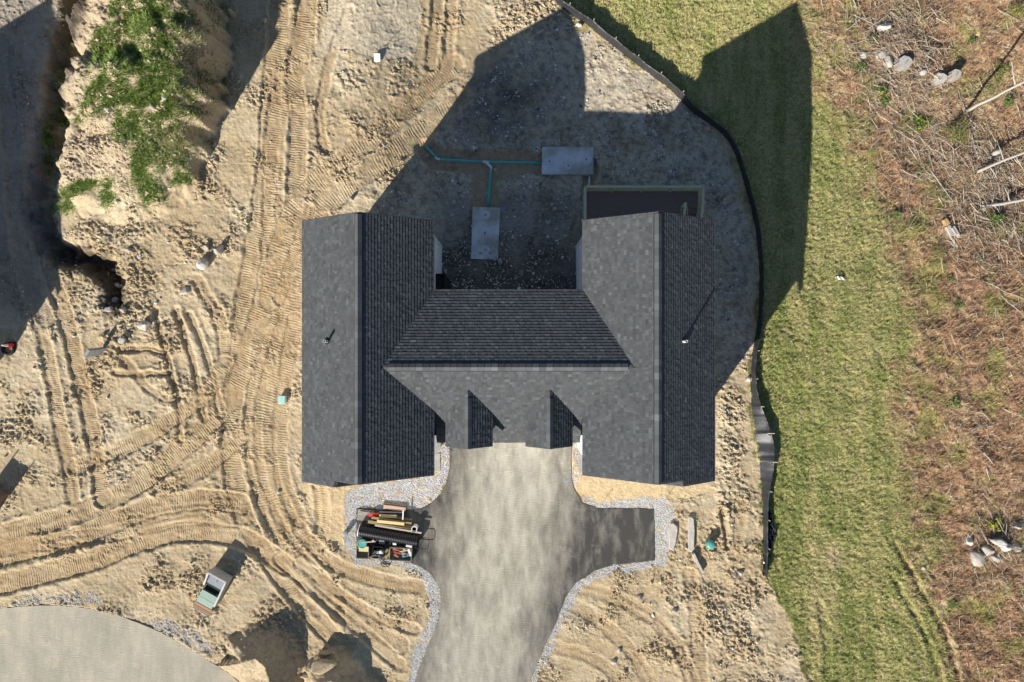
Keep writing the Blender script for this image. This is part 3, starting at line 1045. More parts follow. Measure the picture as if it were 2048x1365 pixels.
# ---- brick piers and landings at the two doors beside the garages
for sx, px in ((1, 872), (-1, 1164)):
    c = P(px, 890, 0.05)
    pier = obj('brick_pier', move(box(0.36, 0.36, 2.2), c), m_mortar, house)
    for r in range(12):
        for q in range(2):
            for (ax, ay, lx, ly) in (((q - .5) * .18, -.18, .165, .03), (sx * .18, (q - .5) * .18, .03, .165)):
                obj('brick', move(box(lx, ly, .16, c=(ax, ay, 0)), c + np.array([0, 0, .02 + r * .18])), m_brick, pier)
    obj('pier_cap', move(box(0.44, 0.44, 0.08, 0.02), c + np.array([0, 0, 2.2])), m_found, pier)

# ---- roof
pb = (HM - HE) / (127.4 * S)
pf = (HM - HF) / (133.5 * S)


def zl(x):      # left wing
    return HR - rl * abs(x + 240.15) * S


def zr(x):
    return HR - rl * abs(x - 228.4) * S


def zm(y):
    return HM - (pb * (41.8 - y) if y < 41.8 else pf * (y - 41.8)) * S


XLM, XRM = -207.0, 195.0
FACES = []


def face(pts, zf, upv):
    FACES.append((np.array([U(x, y, zf(x, y)) for x, y in pts]), np.array(upv, float)))


face([(-350, -201), (-240.15, -201), (-240.15, 224), (-285, 224), (-285, 234.5), (-350, 234.5)], lambda x, y: zl(x), (1, 0, rl))
face([(-240.15, -201), (-130.3, -201), (-130.3, -85.6), (XLM, 41.8), (-240.15, 41.8)], lambda x, y: zl(x), (-1, 0, rl))
face([(-240.15, 41.8), (XLM, 41.8), (-130.3, 116), (-130.3, 224), (-240.15, 224)], lambda x, y: zl(x), (-1, 0, rl))
face([(338.5, -202), (338.5, 233.5), (275, 233.5), (275, 224), (228.4, 224), (228.4, -202)], lambda x, y: zr(x), (-1, 0, rl))
face([(228.4, -202), (118, -202), (118, -85.6), (XRM, 41.8), (228.4, 41.8)], lambda x, y: zr(x), (1, 0, rl))
face([(228.4, 41.8), (XRM, 41.8), (118, 116), (118, 224), (228.4, 224)], lambda x, y: zr(x), (1, 0, rl))
face([(-130.3, -85.6), (118, -85.6), (XRM, 41.8), (XLM, 41.8)], lambda x, y: zm(y), (0, -1, pb))
face([(XLM, 41.8), (XRM, 41.8), (118, 116), (118, 175.3), (-130.3, 175.3), (-130.3, 116)], lambda x, y: zm(y), (0, 1, pf))
zng = HE + rl * 65 * S
face([(-285, 223), (-285, 234.5), (-236, 234.5), (-236, 223)], lambda x, y: zng - rl * (x + 285) * S, (-1, 0, rl))
face([(275, 223), (275, 233.5), (226, 233.5), (226, 223)], lambda x, y: zng - rl * (275 - x) * S, (1, 0, rl))
pd = (DR - DE) / (38.8 * S)
for cx in (-71.7, 62.0):
    face([(cx, 77.9), (cx - 38.8, 119.8), (cx - 38.8, 176.5), (cx, 176.5)], lambda x, y, cx=cx: DR - pd * abs(x - cx) * S, (1, 0, pd))
    face([(cx, 77.9), (cx + 38.8, 119.8), (cx + 38.8, 176.5), (cx, 176.5)], lambda x, y, cx=cx: DR - pd * abs(x - cx) * S, (-1, 0, pd))

roofv, roofs = [], []
for pts, upv in FACES:
    n = len(pts)
    up3 = upv / np.linalg.norm(upv)
    nrm = np.cross(np.array([-upv[1], upv[0], 0]), up3)
    if nrm[2] < 0:
        nrm = -nrm
    lo = pts - np.array([0, 0, 0.2])
    v = np.vstack([pts - nrm * .012, lo])
    f = [tuple(range(n)), tuple(range(2 * n - 1, n - 1, -1))] + [(i, n + i, n + (i + 1) % n, (i + 1) % n) for i in range(n)]
    roofs.append((v, f))
roof = obj('roof', join(*roofs), m_deckroof, house)
# fascia boards along rakes and eaves
FA = []
for pts, upv in FACES[:10]:
    n = len(pts)
    for i in range(n):
        a, c = pts[i], pts[(i + 1) % n]
        on_rake = abs(a[1] - c[1]) < 1e-6 and abs(a[2] - c[2]) > .05
        on_eave = abs(a[2] - c[2]) < 1e-6 and min(abs(a[2] - HE), abs(a[2] - HF)) < 1e-6
        if (on_rake and (abs(a[1] + 224 * S) < .4 or abs(a[1] - 201.5 * S) < .4)) or on_eave:
            ctr = np.array([np.mean([p[0] for p in pts]), np.mean([p[1] for p in pts]), 0])
            off = np.array([0, math.copysign(.012, a[1] - ctr[1]), 0]) if on_rake else np.array([math.copysign(.012, a[0] - ctr[0]) if abs(a[0] - c[0]) < 1e-6 else 0, math.copysign(.012, a[1] - ctr[1]) if abs(a[1] - c[1]) < 1e-6 else 0, 0])
            if np.linalg.norm(c - a) > .3:
                FA.append(beam(a + off - [0, 0, .12], c + off - [0, 0, .12], .02, .17))
for q in FA:
    obj('fascia', q, mat('grey_fascia', (0.14, 0.14, 0.145), 0.6, 0.08), house)

EXPO = 0.15
TABS = []      # (6 verts, colour, area)
rr = np.random.default_rng(5)


def urange(uv, v):
    us = []
    n = len(uv)
    for i in range(n):
        a, c = uv[i], uv[(i + 1) % n]
        if (a[1] - v) * (c[1] - v) <= 0 and a[1] != c[1]:
            us.append(a[0] + (c[0] - a[0]) * (v - a[1]) / (c[1] - a[1]))
    return (min(us), max(us)) if len(us) > 1 else None


def tone():
    t = rr.random()
    base = 0.083 * math.exp(rr.normal(0, 0.10))
    if t < 0.15:
        base *= 1.25
    elif t < 0.30:
        base *= 0.88
    tint = rr.normal(0, 0.015)
    return np.array([base * (0.955 - tint), base * 1.0, base * (1.03 + tint)])


for pts, upv in FACES:
    dv = upv / np.linalg.norm(upv)
    du = np.array([-upv[1], upv[0], 0.0])
    du /= np.linalg.norm(du)
    nrm = np.cross(du, dv)
    if nrm[2] < 0:
        du = -du
        nrm = np.cross(du, dv)
    og = pts[np.argmin(pts[:, 2])]
    uv = np.stack([(pts - og) @ du, (pts - og) @ dv], 1)
    vmax = uv[:, 1].max()
    k = 0
    while k * EXPO < vmax - 0.02:
        vb = k * EXPO
        vt = min(vb + EXPO + 0.012, vmax - 1e-4)
        rb, rt = urange(uv, vb + 1e-4), urange(uv, vt)
        k += 1
        if not rb or not rt:
            continue
        lo, hi = min(rb[0], rt[0]), max(rb[1], rt[1])
        u = lo - rr.random() * 0.2
        high = rr.random() < .5
        while u < hi:
            w = rr.choice([0.10, 0.13, 0.16, 0.20, 0.25])
            a, c = u, u + w - 0.004
            u += w
            high = not high
            t = (0.024 if high else 0.018) + rr.random() * 0.004
            ab, cb = np.clip([a, c], rb[0], rb[1])
            a2, c2 = np.clip([a, c], rt[0], rt[1])
            if cb - ab < 0.012 and c2 - a2 < 0.012:
                continue
            q = lambda uu, vv, h: og + du * uu + dv * vv + nrm * h
            vb2 = vb - (0.012 if k == 1 else 0) - (0.0 if high else -0.0)
            vs = [q(ab, vb2, t), q(cb, vb2, t), q(c2, vt, .004), q(a2, vt, .004), q(ab, vb2, -.012), q(cb, vb2, -.012)]
            TABS.append((np.array(vs), tone(), (cb - ab + c2 - a2)))
TF = [(0, 1, 2, 3), (4, 5, 1, 0), (4, 0, 3), (1, 5, 2)]
order = sorted(range(len(TABS)), key=lambda i: -(TABS[i][2] + 0.02 * TABS[i][0][0, 2]))
single = set(order[:300])
for i in order[:300]:
    vs, c, _ = TABS[i]
    obj('shingle', (vs, TF), m_shingle, roof, col=c)
rest = [TABS[i] for i in range(len(TABS)) if i not in single]
sv, sf, sc = [], [], []
for j, (vs, c, _) in enumerate(rest):
    sv.append(vs)
    sc.append(np.tile(c, (6, 1)))
    sf += [tuple(x + 6 * j for x in q) for q in TF]
o = obj('shingles', (np.vstack(sv), sf), m_shingle, roof, col=np.vstack(sc))
tag(o, kind='stuff')

# ---- ridge caps
def ridge(p, q, sl, vent=0.055, half=0.165, step=0.30):
    """Folded cap pieces along a ridge from p to q (highest point line); sl = slope of both sides (a, b)."""
    p, q = np.array(p), np.array(q)
    L = np.linalg.norm(q - p)
    d = (q - p) / L
    s = np.cross(d, (0, 0, 1.0))
    n = int(L / step)
    w = half + .028
    vh = vent - .022
    vb = []
    for e in (p, q):
        vb += [e + s * w + np.array([0, 0, vh - w * sl[0]]), e + np.array([0, 0, vh]), e - s * w + np.array([0, 0, vh - w * sl[1]]),
               e - s * w + np.array([0, 0, -.03 - w * sl[1]]), e + s * w + np.array([0, 0, -.03 - w * sl[0]])]
    obj('ridge_vent', (np.array(vb), [(0, 1, 6, 5), (1, 2, 7, 6), (2, 3, 8, 7), (4, 0, 5, 9), (0, 4, 3, 2, 1), (5, 6, 7, 8, 9)]), m_black, roof)
    for i in range(n):
        a = p + d * (i * L / n)
        c = p + d * ((i + 1) * L / n - .004)
        h1, h0 = vent + .010, vent
        vs = []
        for e, h in ((a, h1), (c, h0)):
            vs += [e + s * half + np.array([0, 0, h - half * sl[0]]), e + np.array([0, 0, h + .005]), e - s * half + np.array([0, 0, h - half * sl[1]])]
            vs += [e + s * half + np.array([0, 0, -.01 - half * sl[0]]), e - s * half + np.array([0, 0, -.01 - half * sl[1]])]
        f = [(0, 1, 6, 5), (1, 2, 7, 6), (3, 0, 5, 8), (2, 4, 9, 7), (0, 3, 4, 2, 1), (5, 6, 7, 9, 8)]
        obj('ridge_cap', (np.array(vs), f), m_shingle, roof, col=tone() * 1.2)


ridge(U(-240.15, 222, HR), U(-240.15, -198, HR), (rl, rl))
ridge(U(228.4, 222, HR), U(228.4, -199, HR), (rl, rl))
ridge(U(XRM - 10, 41.8, HM), U(XLM + 10, 41.8, HM), (pb, pf))
for cx in (-71.7, 62.0):
    ridge(U(cx, 175.5, DR), U(cx, 93, DR), (pd, pd), 0.03)

# ---- dormer cheeks
for cx in (-71.7, 62.0):
    v, f = [], []
    x0, x1 = cx - 38.8 + 9, cx + 38.8 - 9
    z_e = DE + pd * 9 * S - .2
    pts = [U(x0, 174 - OV + 1, 4.5), U(x1, 174 - OV + 1, 4.5), U(x1, 174 - OV + 1, z_e), U(cx, 174 - OV + 1, DR - .2), U(x0, 174 - OV + 1, z_e),
           U(x0, 110, 4.5), U(x1, 110, 4.5), U(x1, 110, z_e), U(cx, 85, DR - .2), U(x0, 110, z_e)]
    obj('dormer_wall', (np.array(pts), [(0, 1, 2, 3, 4), (1, 6, 7, 2), (5, 0, 4, 9), (6, 5, 9, 8, 7)]), m_siding, house)

# ---- vent pipes through the roof
for (x, y, h, zz) in ((-297.5, 0.4, 0.62, zl(-297.5)), (274.5, 0.6, 0.62, zr(274.5))):
    c = U(x, y, zz)
    vp = obj('vent_pipe', lathe([(0.062, -.2), (0.062, h), (0.05, h), (0.05, h - .25)], 16, c), m_pvc, house, smooth=False)
    obj('pipe_boot', lathe([(0.19, -.08), (0.17, .02), (0.085, .09), (0.075, .12)], 16, c), m_rubber, vp)

# ---- deck behind the right wing
m_comp = mat('brown_composite_board', (0.20, 0.14, 0.125), 0.65, 0.18, 3, 0.002, 30, stretch=(1, 14, 1))
m_treated = mat('treated_pine', (0.50, 0.47, 0.30), 0.8, 0.16, 3, 0.002, 40, stretch=(3, 12, 3))
DZ, RZ = 0.28, 1.2
k = 1 - RZ / D
xl, xr = (1170.5 - CX) * S * k, (1406.5 - CX) * S * k
yt = -(373.5 - CY) * S * k
yb = (202 - OV) * S
deck = thing('deck', 'raised brown plank deck with pale wooden railing behind the right wing', 'deck', (xl, yb, -1.0))
y = yb + 0.09
stx = (1371 - CX) * S * .97
SY = 7.42
while y < yt - 0.05:
    xe = xr - 0.03 if y > SY else stx - .02
    obj('deck_board', move(box(xe - xl - .03, 0.134, 0.03, 0.006), ((xl + xe) / 2, y, DZ - .03)), m_comp, deck)
    y += 0.142
obj('joist_frame', join(*[beam((xl + .02, yy, DZ - .14), (xr - .02, yy, DZ - .14), .045, .2) for yy in (yb + .05, yt - .02)],
                        *[beam((xx, yb + .08, DZ - .14), (xx, yt - .05, DZ - .14), .045, .2) for xx in np.linspace(xl + .03, xr - .6, 12)]), m_treated, deck)


def rail(p, q, posts=True, bal=True, z0=DZ, z1=RZ):
    p, q = np.array(p, float), np.array(q, float)
    L = np.linalg.norm((q - p)[:2])
    d = (q - p) / L
    obj('top_rail', beam([*p[:2], p[2] + z1 - .018], [*q[:2], q[2] + z1 - .018], .14, .036), m_treated, deck)
    obj('lower_rail', beam([*p[:2], p[2] + z0 + .09], [*q[:2], q[2] + z0 + .09], .04, .085), m_treated, deck)
    obj('upper_rail', beam([*p[:2], p[2] + z1 - .085], [*q[:2], q[2] + z1 - .085], .04, .085), m_treated, deck)
    n = int(L / .135)
    for i in range(1, n):
        e = p + (q - p) * i / n
        side = np.cross(d, (0, 0, 1)) * .042
        obj('baluster', beam([e[0] + side[0], e[1] + side[1], e[2] + z0 + .05], [e[0] + side[0], e[1] + side[1], e[2] + z1 - .045], .035, .035, up=(1, 0, 0)), m_treated, deck)


rail((xl, yb + .05, 0), (xl, yt, 0))
rail((xl + .03, yt, 0), (xr - .03, yt, 0))
rail((xr, yt, 0), (xr, SY, 0))
for (xx, yy) in [(xl, yt), (xr, yt), (xl, yb + .1), (xl + (xr - xl) * .25, yt + .0), (xl + (xr - xl) * .5, yt), (xl + (xr - xl) * .75, yt)]:
    obj('post', move(box(.09, .09, 2.45), (xx, yy - (.07 if yy == yt else 0), -1.3)), m_treated, deck)
# stair going down beside the wing
sy = SY
for i in range(4):
    obj('stair_tread', move(box(xr - stx - .12, .26, .04), ((stx + xr) / 2, sy - .12 - i * .27, DZ - .2 - i * .19)), m_comp, deck)
for xx in (stx, xr):
    obj('stair_stringer', beam((xx, sy, DZ - .12), (xx, sy - 1.3, DZ - 1.05), .045, .26), m_treated, deck)
    p, q = np.array([xx, sy, 0]), np.array([xx, sy - 1.15, -.62])
    obj('stair_rail', beam([xx, sy + .1, RZ - .02], [xx, sy - 1.15, RZ - .64], .14, .036), m_treated, deck)
    obj('post', move(box(.09, .09, 2.3), (xx, sy + .04, -1.15)), m_treated, deck)
    for i in range(8):
        e = p + (q - p) * (i + .5) / 8
        obj('baluster', beam((xx - .04, e[1], e[2] + DZ - .05), (xx - .04, e[1], e[2] + RZ - .05), .035, .035, up=(1, 0, 0)), m_treated, deck)

# ---- the house next door, beyond the left edge (its shadow reaches into the picture)
nh = thing('neighbour_house', 'gabled house next door beyond the left edge, throwing its shadow across the lane', 'house', (-1255 * S, 0, -1))
nx0, nx1 = -341 - CX, -121 - CX
ny0, ny1 = 444 - CY, 915 - CY
obj('wall', gable_wall(nx0 + 10, nx1 - 10, ny0 + 10, ny1 - 10, 6.2, 8.25, -1.5), m_siding, nh)
xm = (nx0 + nx1) / 2
rs = []
for (xa, xb) in ((nx0, xm), (xm, nx1)):
    za, zb2 = (6.25, 8.5) if xa == nx0 else (8.5, 6.25)
    t = [U(xa, ny0, za), U(xb, ny0, zb2), U(xb, ny1, zb2), U(xa, ny1, za)]
    lo = [p - np.array([0, 0, .2]) for p in t]
    rs.append((np.array(t + lo), [(0, 3, 2, 1), (4, 5, 6, 7), (0, 1, 5, 4), (1, 2, 6, 5), (2, 3, 7, 6), (3, 0, 4, 7)]))
m_nroof = mat('plain_shingle', (0.1, 0.1, 0.105), 0.9, 0.25, 6)
obj('roof', join(*rs), m_nroof, nh)
for y in (520, 680, 840):
    for z0 in (1.0, 3.9):
        c = U(nx1 - 10, y - CY, z0)
        w = obj('window', move(box(1.0, .06, 1.4), c, math.pi / 2), m_glass, nh)
        obj('frame', move(join(box(1.2, .1, .1, c=(0, 0, 1.4)), box(1.2, .12, .1, c=(0, 0, -.1)), box(.1, .1, 1.4, c=(-.55, 0, 0)), box(.1, .1, 1.4, c=(.55, 0, 0))), c, math.pi / 2), m_trim, w)

# ================================================================ what nobody could count: grass, brush, weeds, gravel, clods
def scatter(n, mask, box4=(-70, -70, 2120, 1435), seed=1):
    """Random ground points (plan px) accepted with the probability in a grid mask."""
    r = np.random.default_rng(seed)
    got = [np.zeros((0, 2))]
    tot = 0
    mk = mask.astype(float)
    for _ in range(60):
        q = np.stack([r.uniform(box4[0], box4[2], n), r.uniform(box4[1], box4[3], n)], 1)
        x, y = plan(q[:, 0], q[:, 1])
        keep = r.random(n) < sample(mk, x, y)
        got.append(np.stack([x, y], 1)[keep])
        tot += keep.sum()
        if tot >= n:
            break
    return np.vstack(got)[:n]


def to_world(q, dz=0.0):
    return np.stack([(q[:, 0] - CX) * S, -(q[:, 1] - CY) * S, sample(Z, q[:, 0], q[:, 1]) + dz], 1)


def blades(name, q, length, width, lean, cols, seed, label, cat, heading=None):
    r = np.random.default_rng(seed)
    n = len(q)
    p = to_world(q, -0.015)
    ang = r.uniform(0, 2 * np.pi, n) if heading is None else r.normal(heading, 0.7, n)
    ln = r.uniform(*length, n)
    wd = r.uniform(*width, n)
    le = np.radians(r.uniform(*lean, n))
    dx, dy = np.cos(ang), np.sin(ang)
    side = np.stack([-dy, dx, np.zeros(n)], 1) * (wd / 2)[:, None]
    tip = p + np.stack([dx * np.cos(le) * ln, dy * np.cos(le) * ln, np.sin(le) * ln], 1)
    v = np.stack([p - side, p + side, tip], 1).reshape(-1, 3)
    f = np.arange(3 * n).reshape(n, 3)
    c = np.repeat(cols, 3, axis=0)
    o = big_mesh(name, v, f, m_blade, c)
    return tag(o, label, cat, kind='stuff')


def pick(palette, n, seed, jitter=0.12):
    r = np.random.default_rng(seed)
    pal = np.array([c[:3] for c in palette])
    w = np.array([c[3] for c in palette], float)
    c = pal[r.choice(len(pal), n, p=w / w.sum())]
    return np.clip(c * np.exp(r.normal(0, jitter, n))[:, None], 0.01, 0.8)


m_blade = mat('grass_blade', attr='Col', rough=0.75, var=0.1, scale=30, spec=0.15)

# lawn strip
dens = np.clip(M_LAWN + M_BRUSH * (1 - ss(-40, 70, IX + jx * 4.0 - ry)), 0, 1) * (1 - 0.6 * BRW) * np.clip(1 - 0.8 * np.clip(bare, 0, 1), 0.1, 1)
q = scatter(215000, dens, (1040, -70, 2010, 1435), 21)
gl = sample(lawn_g, q[:, 0], q[:, 1])
green = pick([(0.16, 0.20, 0.045, 3), (0.24, 0.27, 0.075, 3), (0.34, 0.325, 0.12, 2)], len(q), 22)
straw = pick([(0.58, 0.52, 0.26, 3), (0.47, 0.43, 0.185, 3), (0.39, 0.37, 0.135, 3), (0.15, 0.115, 0.06, 2)], len(q), 23)
rg = np.random.default_rng(24).random(len(q)) < np.clip(gl * 0.75, 0.06, 0.75)
blades('lawn_grass', q, (0.07, 0.20), (0.018, 0.038), (12, 68), np.where(rg[:, None], green, straw), 25, 'short olive and straw coloured grass beyond the black fence', 'grass')

# thin grass creeping under the fence
fr_m = fr * np.clip(0.3 + 0.8 * n2, 0, 1)
q = scatter(9000, fr_m, (1340, 600, 1640, 1435), 31)
blades('fringe_grass', q, (0.08, 0.2), (0.015, 0.03), (15, 60), pick([(0.12, 0.16, 0.035, 2), (0.24, 0.24, 0.08, 2), (0.4, 0.34, 0.17, 1)], len(q), 32), 33, 'thin grass tufts creeping onto the dirt beside the black fence', 'grass')

# cut-over ground on the right
q = scatter(190000, BRW, (1560, -70, 2120, 1435), 41)
gsel = sample(BOL, q[:, 0], q[:, 1])
brn = pick([(0.49, 0.30, 0.165, 4), (0.42, 0.215, 0.12, 5), (0.60, 0.45, 0.26, 1.6), (0.62, 0.54, 0.40, 0.9), (0.10, 0.07, 0.055, 3)], len(q), 42)
olv = pick([(0.30, 0.28, 0.09, 3), (0.22, 0.24, 0.065, 2), (0.44, 0.36, 0.15, 3)], len(q), 43)
sel = np.random.default_rng(44).random(len(q)) < gsel * 0.9
blades('dry_brush', q, (0.08, 0.38), (0.012, 0.036), (5, 60), np.where(sel[:, None], olv, brn), 45, 'matted brown dead grass and leaves on the cut-over ground', 'brush')

# weeds on the spoil heap
WEED = [(240, 38, 38, 40), (300, 22, 40, 24), (375, 30, 34, 30), (322, 40, 20, 18), (205, 62, 18, 20), (215, 105, 40, 18), (275, 118, 60, 20), (335, 120, 20, 30), (200, 170, 45, 26), (250, 155, 70, 24), (310, 165, 55, 34), (345, 190, 26, 40),
        (285, 200, 60, 20), (235, 205, 30, 16), (265, 240, 26, 30), (330, 225, 40, 30), (395, 235, 18, 14), (385, 215, 14, 30), (400, 60, 30, 60), (410, 160, 22, 40), (345, 70, 30, 30), (140, 232, 20, 12), (150, 222, 14, 10), (183, 218, 20, 12),
        (335, 262, 40, 30), (300, 285, 20, 40), (282, 330, 12, 26), (340, 300, 24, 24), (292, 372, 18, 12), (182, 364, 10, 6), (166, 372, 11, 7), (150, 381, 11, 8), (138, 393, 12, 9), (129, 408, 13, 11), (214, 385, 12, 18), (98, 285, 7, 40), (355, 130, 16, 40), (375, 95, 24, 50), (360, 355, 14, 12), (300, 388, 18, 14)]
wm = np.zeros(GX.shape)
for (x, y, a, c) in WEED:
    wm = np.maximum(wm, np.exp(-(((IX - x) / a) ** 2 + ((IY - y) / c) ** 2) * 0.75))
wm = np.clip(wm * 1.25, 0, 1) * np.clip(0.8 + 1.6 * fbm(IX, IY, 26, 4, 181), 0, 1)
q = scatter(120000, np.clip(wm, 0, 1), (60, -70, 460, 450), 51)
pale = sample(np.exp(-(((IX - 385) / 40) ** 2 + ((IY - 100) / 120) ** 2)) + np.exp(-(((IX - 340) / 40) ** 2 + ((IY - 290) / 50) ** 2)), q[:, 0], q[:, 1])
gc = pick([(0.145, 0.25, 0.035, 4), (0.23, 0.34, 0.06, 4), (0.34, 0.39, 0.13, 3), (0.06, 0.11, 0.025, 2.5), (0.42, 0.38, 0.2, 1)], len(q), 52)
pc = pick([(0.36, 0.34, 0.17, 3), (0.25, 0.28, 0.09, 3), (0.45, 0.4, 0.25, 2)], len(q), 53)
sel = np.random.default_rng(54).random(len(q)) < pale * 0.8
blades('heap_weeds', q, (0.10, 0.30), (0.018, 0.045), (15, 65), np.where(sel[:, None], pc, gc), 55, 'bright green weeds growing over the dirt heap', 'weeds')


# ---- stones
OCT = (np.array([(1, 0, 0), (-1, 0, 0), (0, 1, 0), (0, -1, 0), (0, 0, 1), (0, 0, -1)], float),
       np.array([(0, 2, 4), (2, 1, 4), (1, 3, 4), (3, 0, 4), (2, 0, 5), (1, 2, 5), (3, 1, 5), (0, 3, 5)]))
t = (1 + 5 ** .5) / 2
ICO = (np.array([(-1, t, 0), (1, t, 0), (-1, -t, 0), (1, -t, 0), (0, -1, t), (0, 1, t), (0, -1, -t), (0, 1, -t), (t, 0, -1), (t, 0, 1), (-t, 0, -1), (-t, 0, 1)], float) / math.hypot(1, t),
       np.array([(0, 11, 5), (0, 5, 1), (0, 1, 7), (0, 7, 10), (0, 10, 11), (1, 5, 9), (5, 11, 4), (11, 10, 2), (10, 7, 6), (7, 1, 8), (3, 9, 4), (3, 4, 2), (3, 2, 6), (3, 6, 8), (3, 8, 9), (4, 9, 5), (2, 4, 11), (6, 2, 10), (8, 6, 7), (9, 8, 1)]))


def stones(name, q, size, cols, base, m, seed, flat=0.6, sink=0.25, sizes=None):
    r = np.random.default_rng(seed)
    n = len(q)
    bv, bf = base
    k = len(bv)
    sz = r.uniform(*size, n) * (1 if sizes is None else sizes)
    p = to_world(q) + np.stack([np.zeros(n), np.zeros(n), sz * flat * (0.5 - sink)], 1)
    v = bv[None] * r.uniform(0.65, 1.2, (n, k, 1))
    v = v * np.stack([sz * r.uniform(0.7, 1.2, n), sz * r.uniform(0.6, 1.0, n), sz * flat], 1)[:, None] / 2 * 1.15
    a = r.uniform(0, 2 * np.pi, n)
    c, s = np.cos(a)[:, None], np.sin(a)[:, None]
    v = np.stack([v[..., 0] * c - v[..., 1] * s, v[..., 0] * s + v[..., 1] * c, v[..., 2]], -1) + p[:, None]
    f = bf[None] + (np.arange(n) * k)[:, None, None]
    return big_mesh(name, v.reshape(-1, 3), f.reshape(-1, 3), m, np.repeat(cols, k, axis=0))


m_stone = mat('small_stone', attr='Col', rough=0.9, var=0.2, scale=25, spec=0.2)
gmask = np.clip(M_GRAVEL, 0, 1)
q = scatter(26000, gmask, (0, 870, 1370, 1420), 61)
cols = pick([(0.58, 0.57, 0.56, 4), (0.47, 0.47, 0.48, 3), (0.66, 0.65, 0.62, 3), (0.26, 0.26, 0.27, 1.8), (0.5, 0.43, 0.32, 1)], len(q), 62)
tag(stones('gravel', q, (0.03, 0.07), cols, OCT, m_stone, 63, 0.45, 0.1), 'crushed white gravel along the driveway edges', 'gravel', kind='stuff')

cm = np.clip(rough - 0.45, 0, 1.3) / 1.3 * (~M_LAWN) * (~M_BRUSH) * (M_GRAVEL < .1) * (~M_DRIVE) * (~M_ROAD) * (~M_PAD)
cm = cm * np.clip(0.35 + 1.1 * fbm(IX, IY, 30, 3, 191), 0.03, 1)
q = scatter(30000, cm, (-60, -60, 1640, 1420), 71)
cc = np.stack([sample(C[..., i], q[:, 0], q[:, 1]) for i in range(3)], 1) * np.exp(np.random.default_rng(72).normal(0.02, 0.12, len(q)))[:, None]
szs = np.exp(np.random.default_rng(73).normal(0, 0.45, len(q)))
tag(stones('soil_clods', q, (0.045, 0.09), np.clip(cc, 0.02, .8), OCT, m_stone, 74, 0.75, 0.2, szs), 'loose clods of dry tan soil scattered over the site', 'soil', kind='stuff')

pm = yard * (1 - 0.75 * inpoly(IX, IY, [(1140, 60), (1200, 80), (1370, 205), (1335, 245), (1125, 260)])) * np.clip(0.25 + 0.8 * n2 + 0.35 * ss(480, 560, IY) * (IX > 870) * (IX < 1170), 0.05, 1) * (1 - 0.9 * M_TR) * ~((IX > 600) & (IX < 868) & (IY > 436)) * ~((IX > 1165) & (IX < 1430) & (IY > 436))
q = scatter(8000, pm, (740, 40, 1510, 780), 81)
cols = pick([(0.55, 0.52, 0.47, 3), (0.30, 0.28, 0.26, 3), (0.70, 0.67, 0.62, 2), (0.14, 0.12, 0.11, 1)], len(q), 82)
szs = np.exp(np.random.default_rng(83).normal(0, 0.5, len(q)))
tag(stones('pebbles', q, (0.03, 0.075), cols, OCT, m_stone, 84, 0.6, 0.15, szs), 'pale pebbles strewn over the shaded back yard', 'pebbles', kind='stuff')
q = scatter(5000, (~M_LAWN & ~M_BRUSH & ~M_DRIVE & ~M_ROAD & ~M_PAD & (M_GRAVEL < .1) & ~yard) * np.clip(rough, 0.1, 1), (-60, -60, 1640, 1420), 85)
cols = pick([(0.6, 0.54, 0.45, 3), (0.45, 0.40, 0.33, 2), (0.7, 0.66, 0.6, 1)], len(q), 86)
szs = np.exp(np.random.default_rng(87).normal(0, 0.45, len(q)))
tag(stones('loose_stones', q, (0.03, 0.08), cols, OCT, m_stone, 88, 0.6, 0.15, szs), 'small pale stones lying on the open dirt', 'stones', kind='stuff')

# ---- twig litter in the brush
r = np.random.default_rng(91)
tw = np.exp(-(((IX - 1790) / 75) ** 2 + ((IY - 110) / 110) ** 2)) + np.exp(-(((IX - 1990) / 70) ** 2 + ((IY - 400) / 110) ** 2)) + 0.6 * np.exp(-(((IX - 1880) / 80) ** 2 + ((IY - 300) / 90) ** 2)) + 0.5 * np.exp(-(((IX - 1990) / 60) ** 2 + ((IY - 1090) / 60) ** 2)) + 0.04
q = scatter(6500, np.clip(tw, 0, 1) * M_BRUSH, (1580, -60, 2110, 1420), 92)
n = len(q)
p = to_world(q, 0.03)
p[:, 2] += r.uniform(0, 0.3, n) ** 1.5
ang = r.uniform(0, 6.28, n)
ln = r.uniform(0.2, 0.9, n)
th = r.uniform(0.007, 0.018, n)
d = np.stack([np.cos(ang), np.sin(ang), r.uniform(-0.1, 0.25, n)], 1)
sd = np.stack([-np.sin(ang), np.cos(ang), np.zeros(n)], 1)
a, e = p, p + d * ln[:, None]
up = np.array([0, 0, 1.0])
v = np.stack([a - sd * th[:, None], a + sd * th[:, None], a + up * th[:, None] * 1.6, e - sd * th[:, None] * .5, e + sd * th[:, None] * .5, e + up * th[:, None] * .8], 1)
fb = np.array([(0, 3, 5), (0, 5, 2), (1, 2, 5), (1, 5, 4), (0, 1, 4), (0, 4, 3)])
f = fb[None] + (np.arange(n) * 6)[:, None, None]
cols = pick([(0.36, 0.30, 0.22, 3), (0.50, 0.44, 0.35, 2), (0.22, 0.17, 0.13, 3)], n, 93)
tag(big_mesh('twig_litter', v.reshape(-1, 3), f.reshape(-1, 3), m_stone, np.repeat(cols, 6, axis=0)), 'broken grey twigs littering the brush', 'twigs', kind='stuff')

# ================================================================ boulders
import bmesh


def ico(sub):
    bm = bmesh.new()
    bmesh.ops.create_icosphere(bm, subdivisions=sub, radius=1.0)
    v = np.array([x.co[:] for x in bm.verts])
    f = [tuple(q.index for q in x.verts) for x in bm.faces]
    bm.free()
    return v, f


ICO2, ICO3 = ico(2), ico(3)


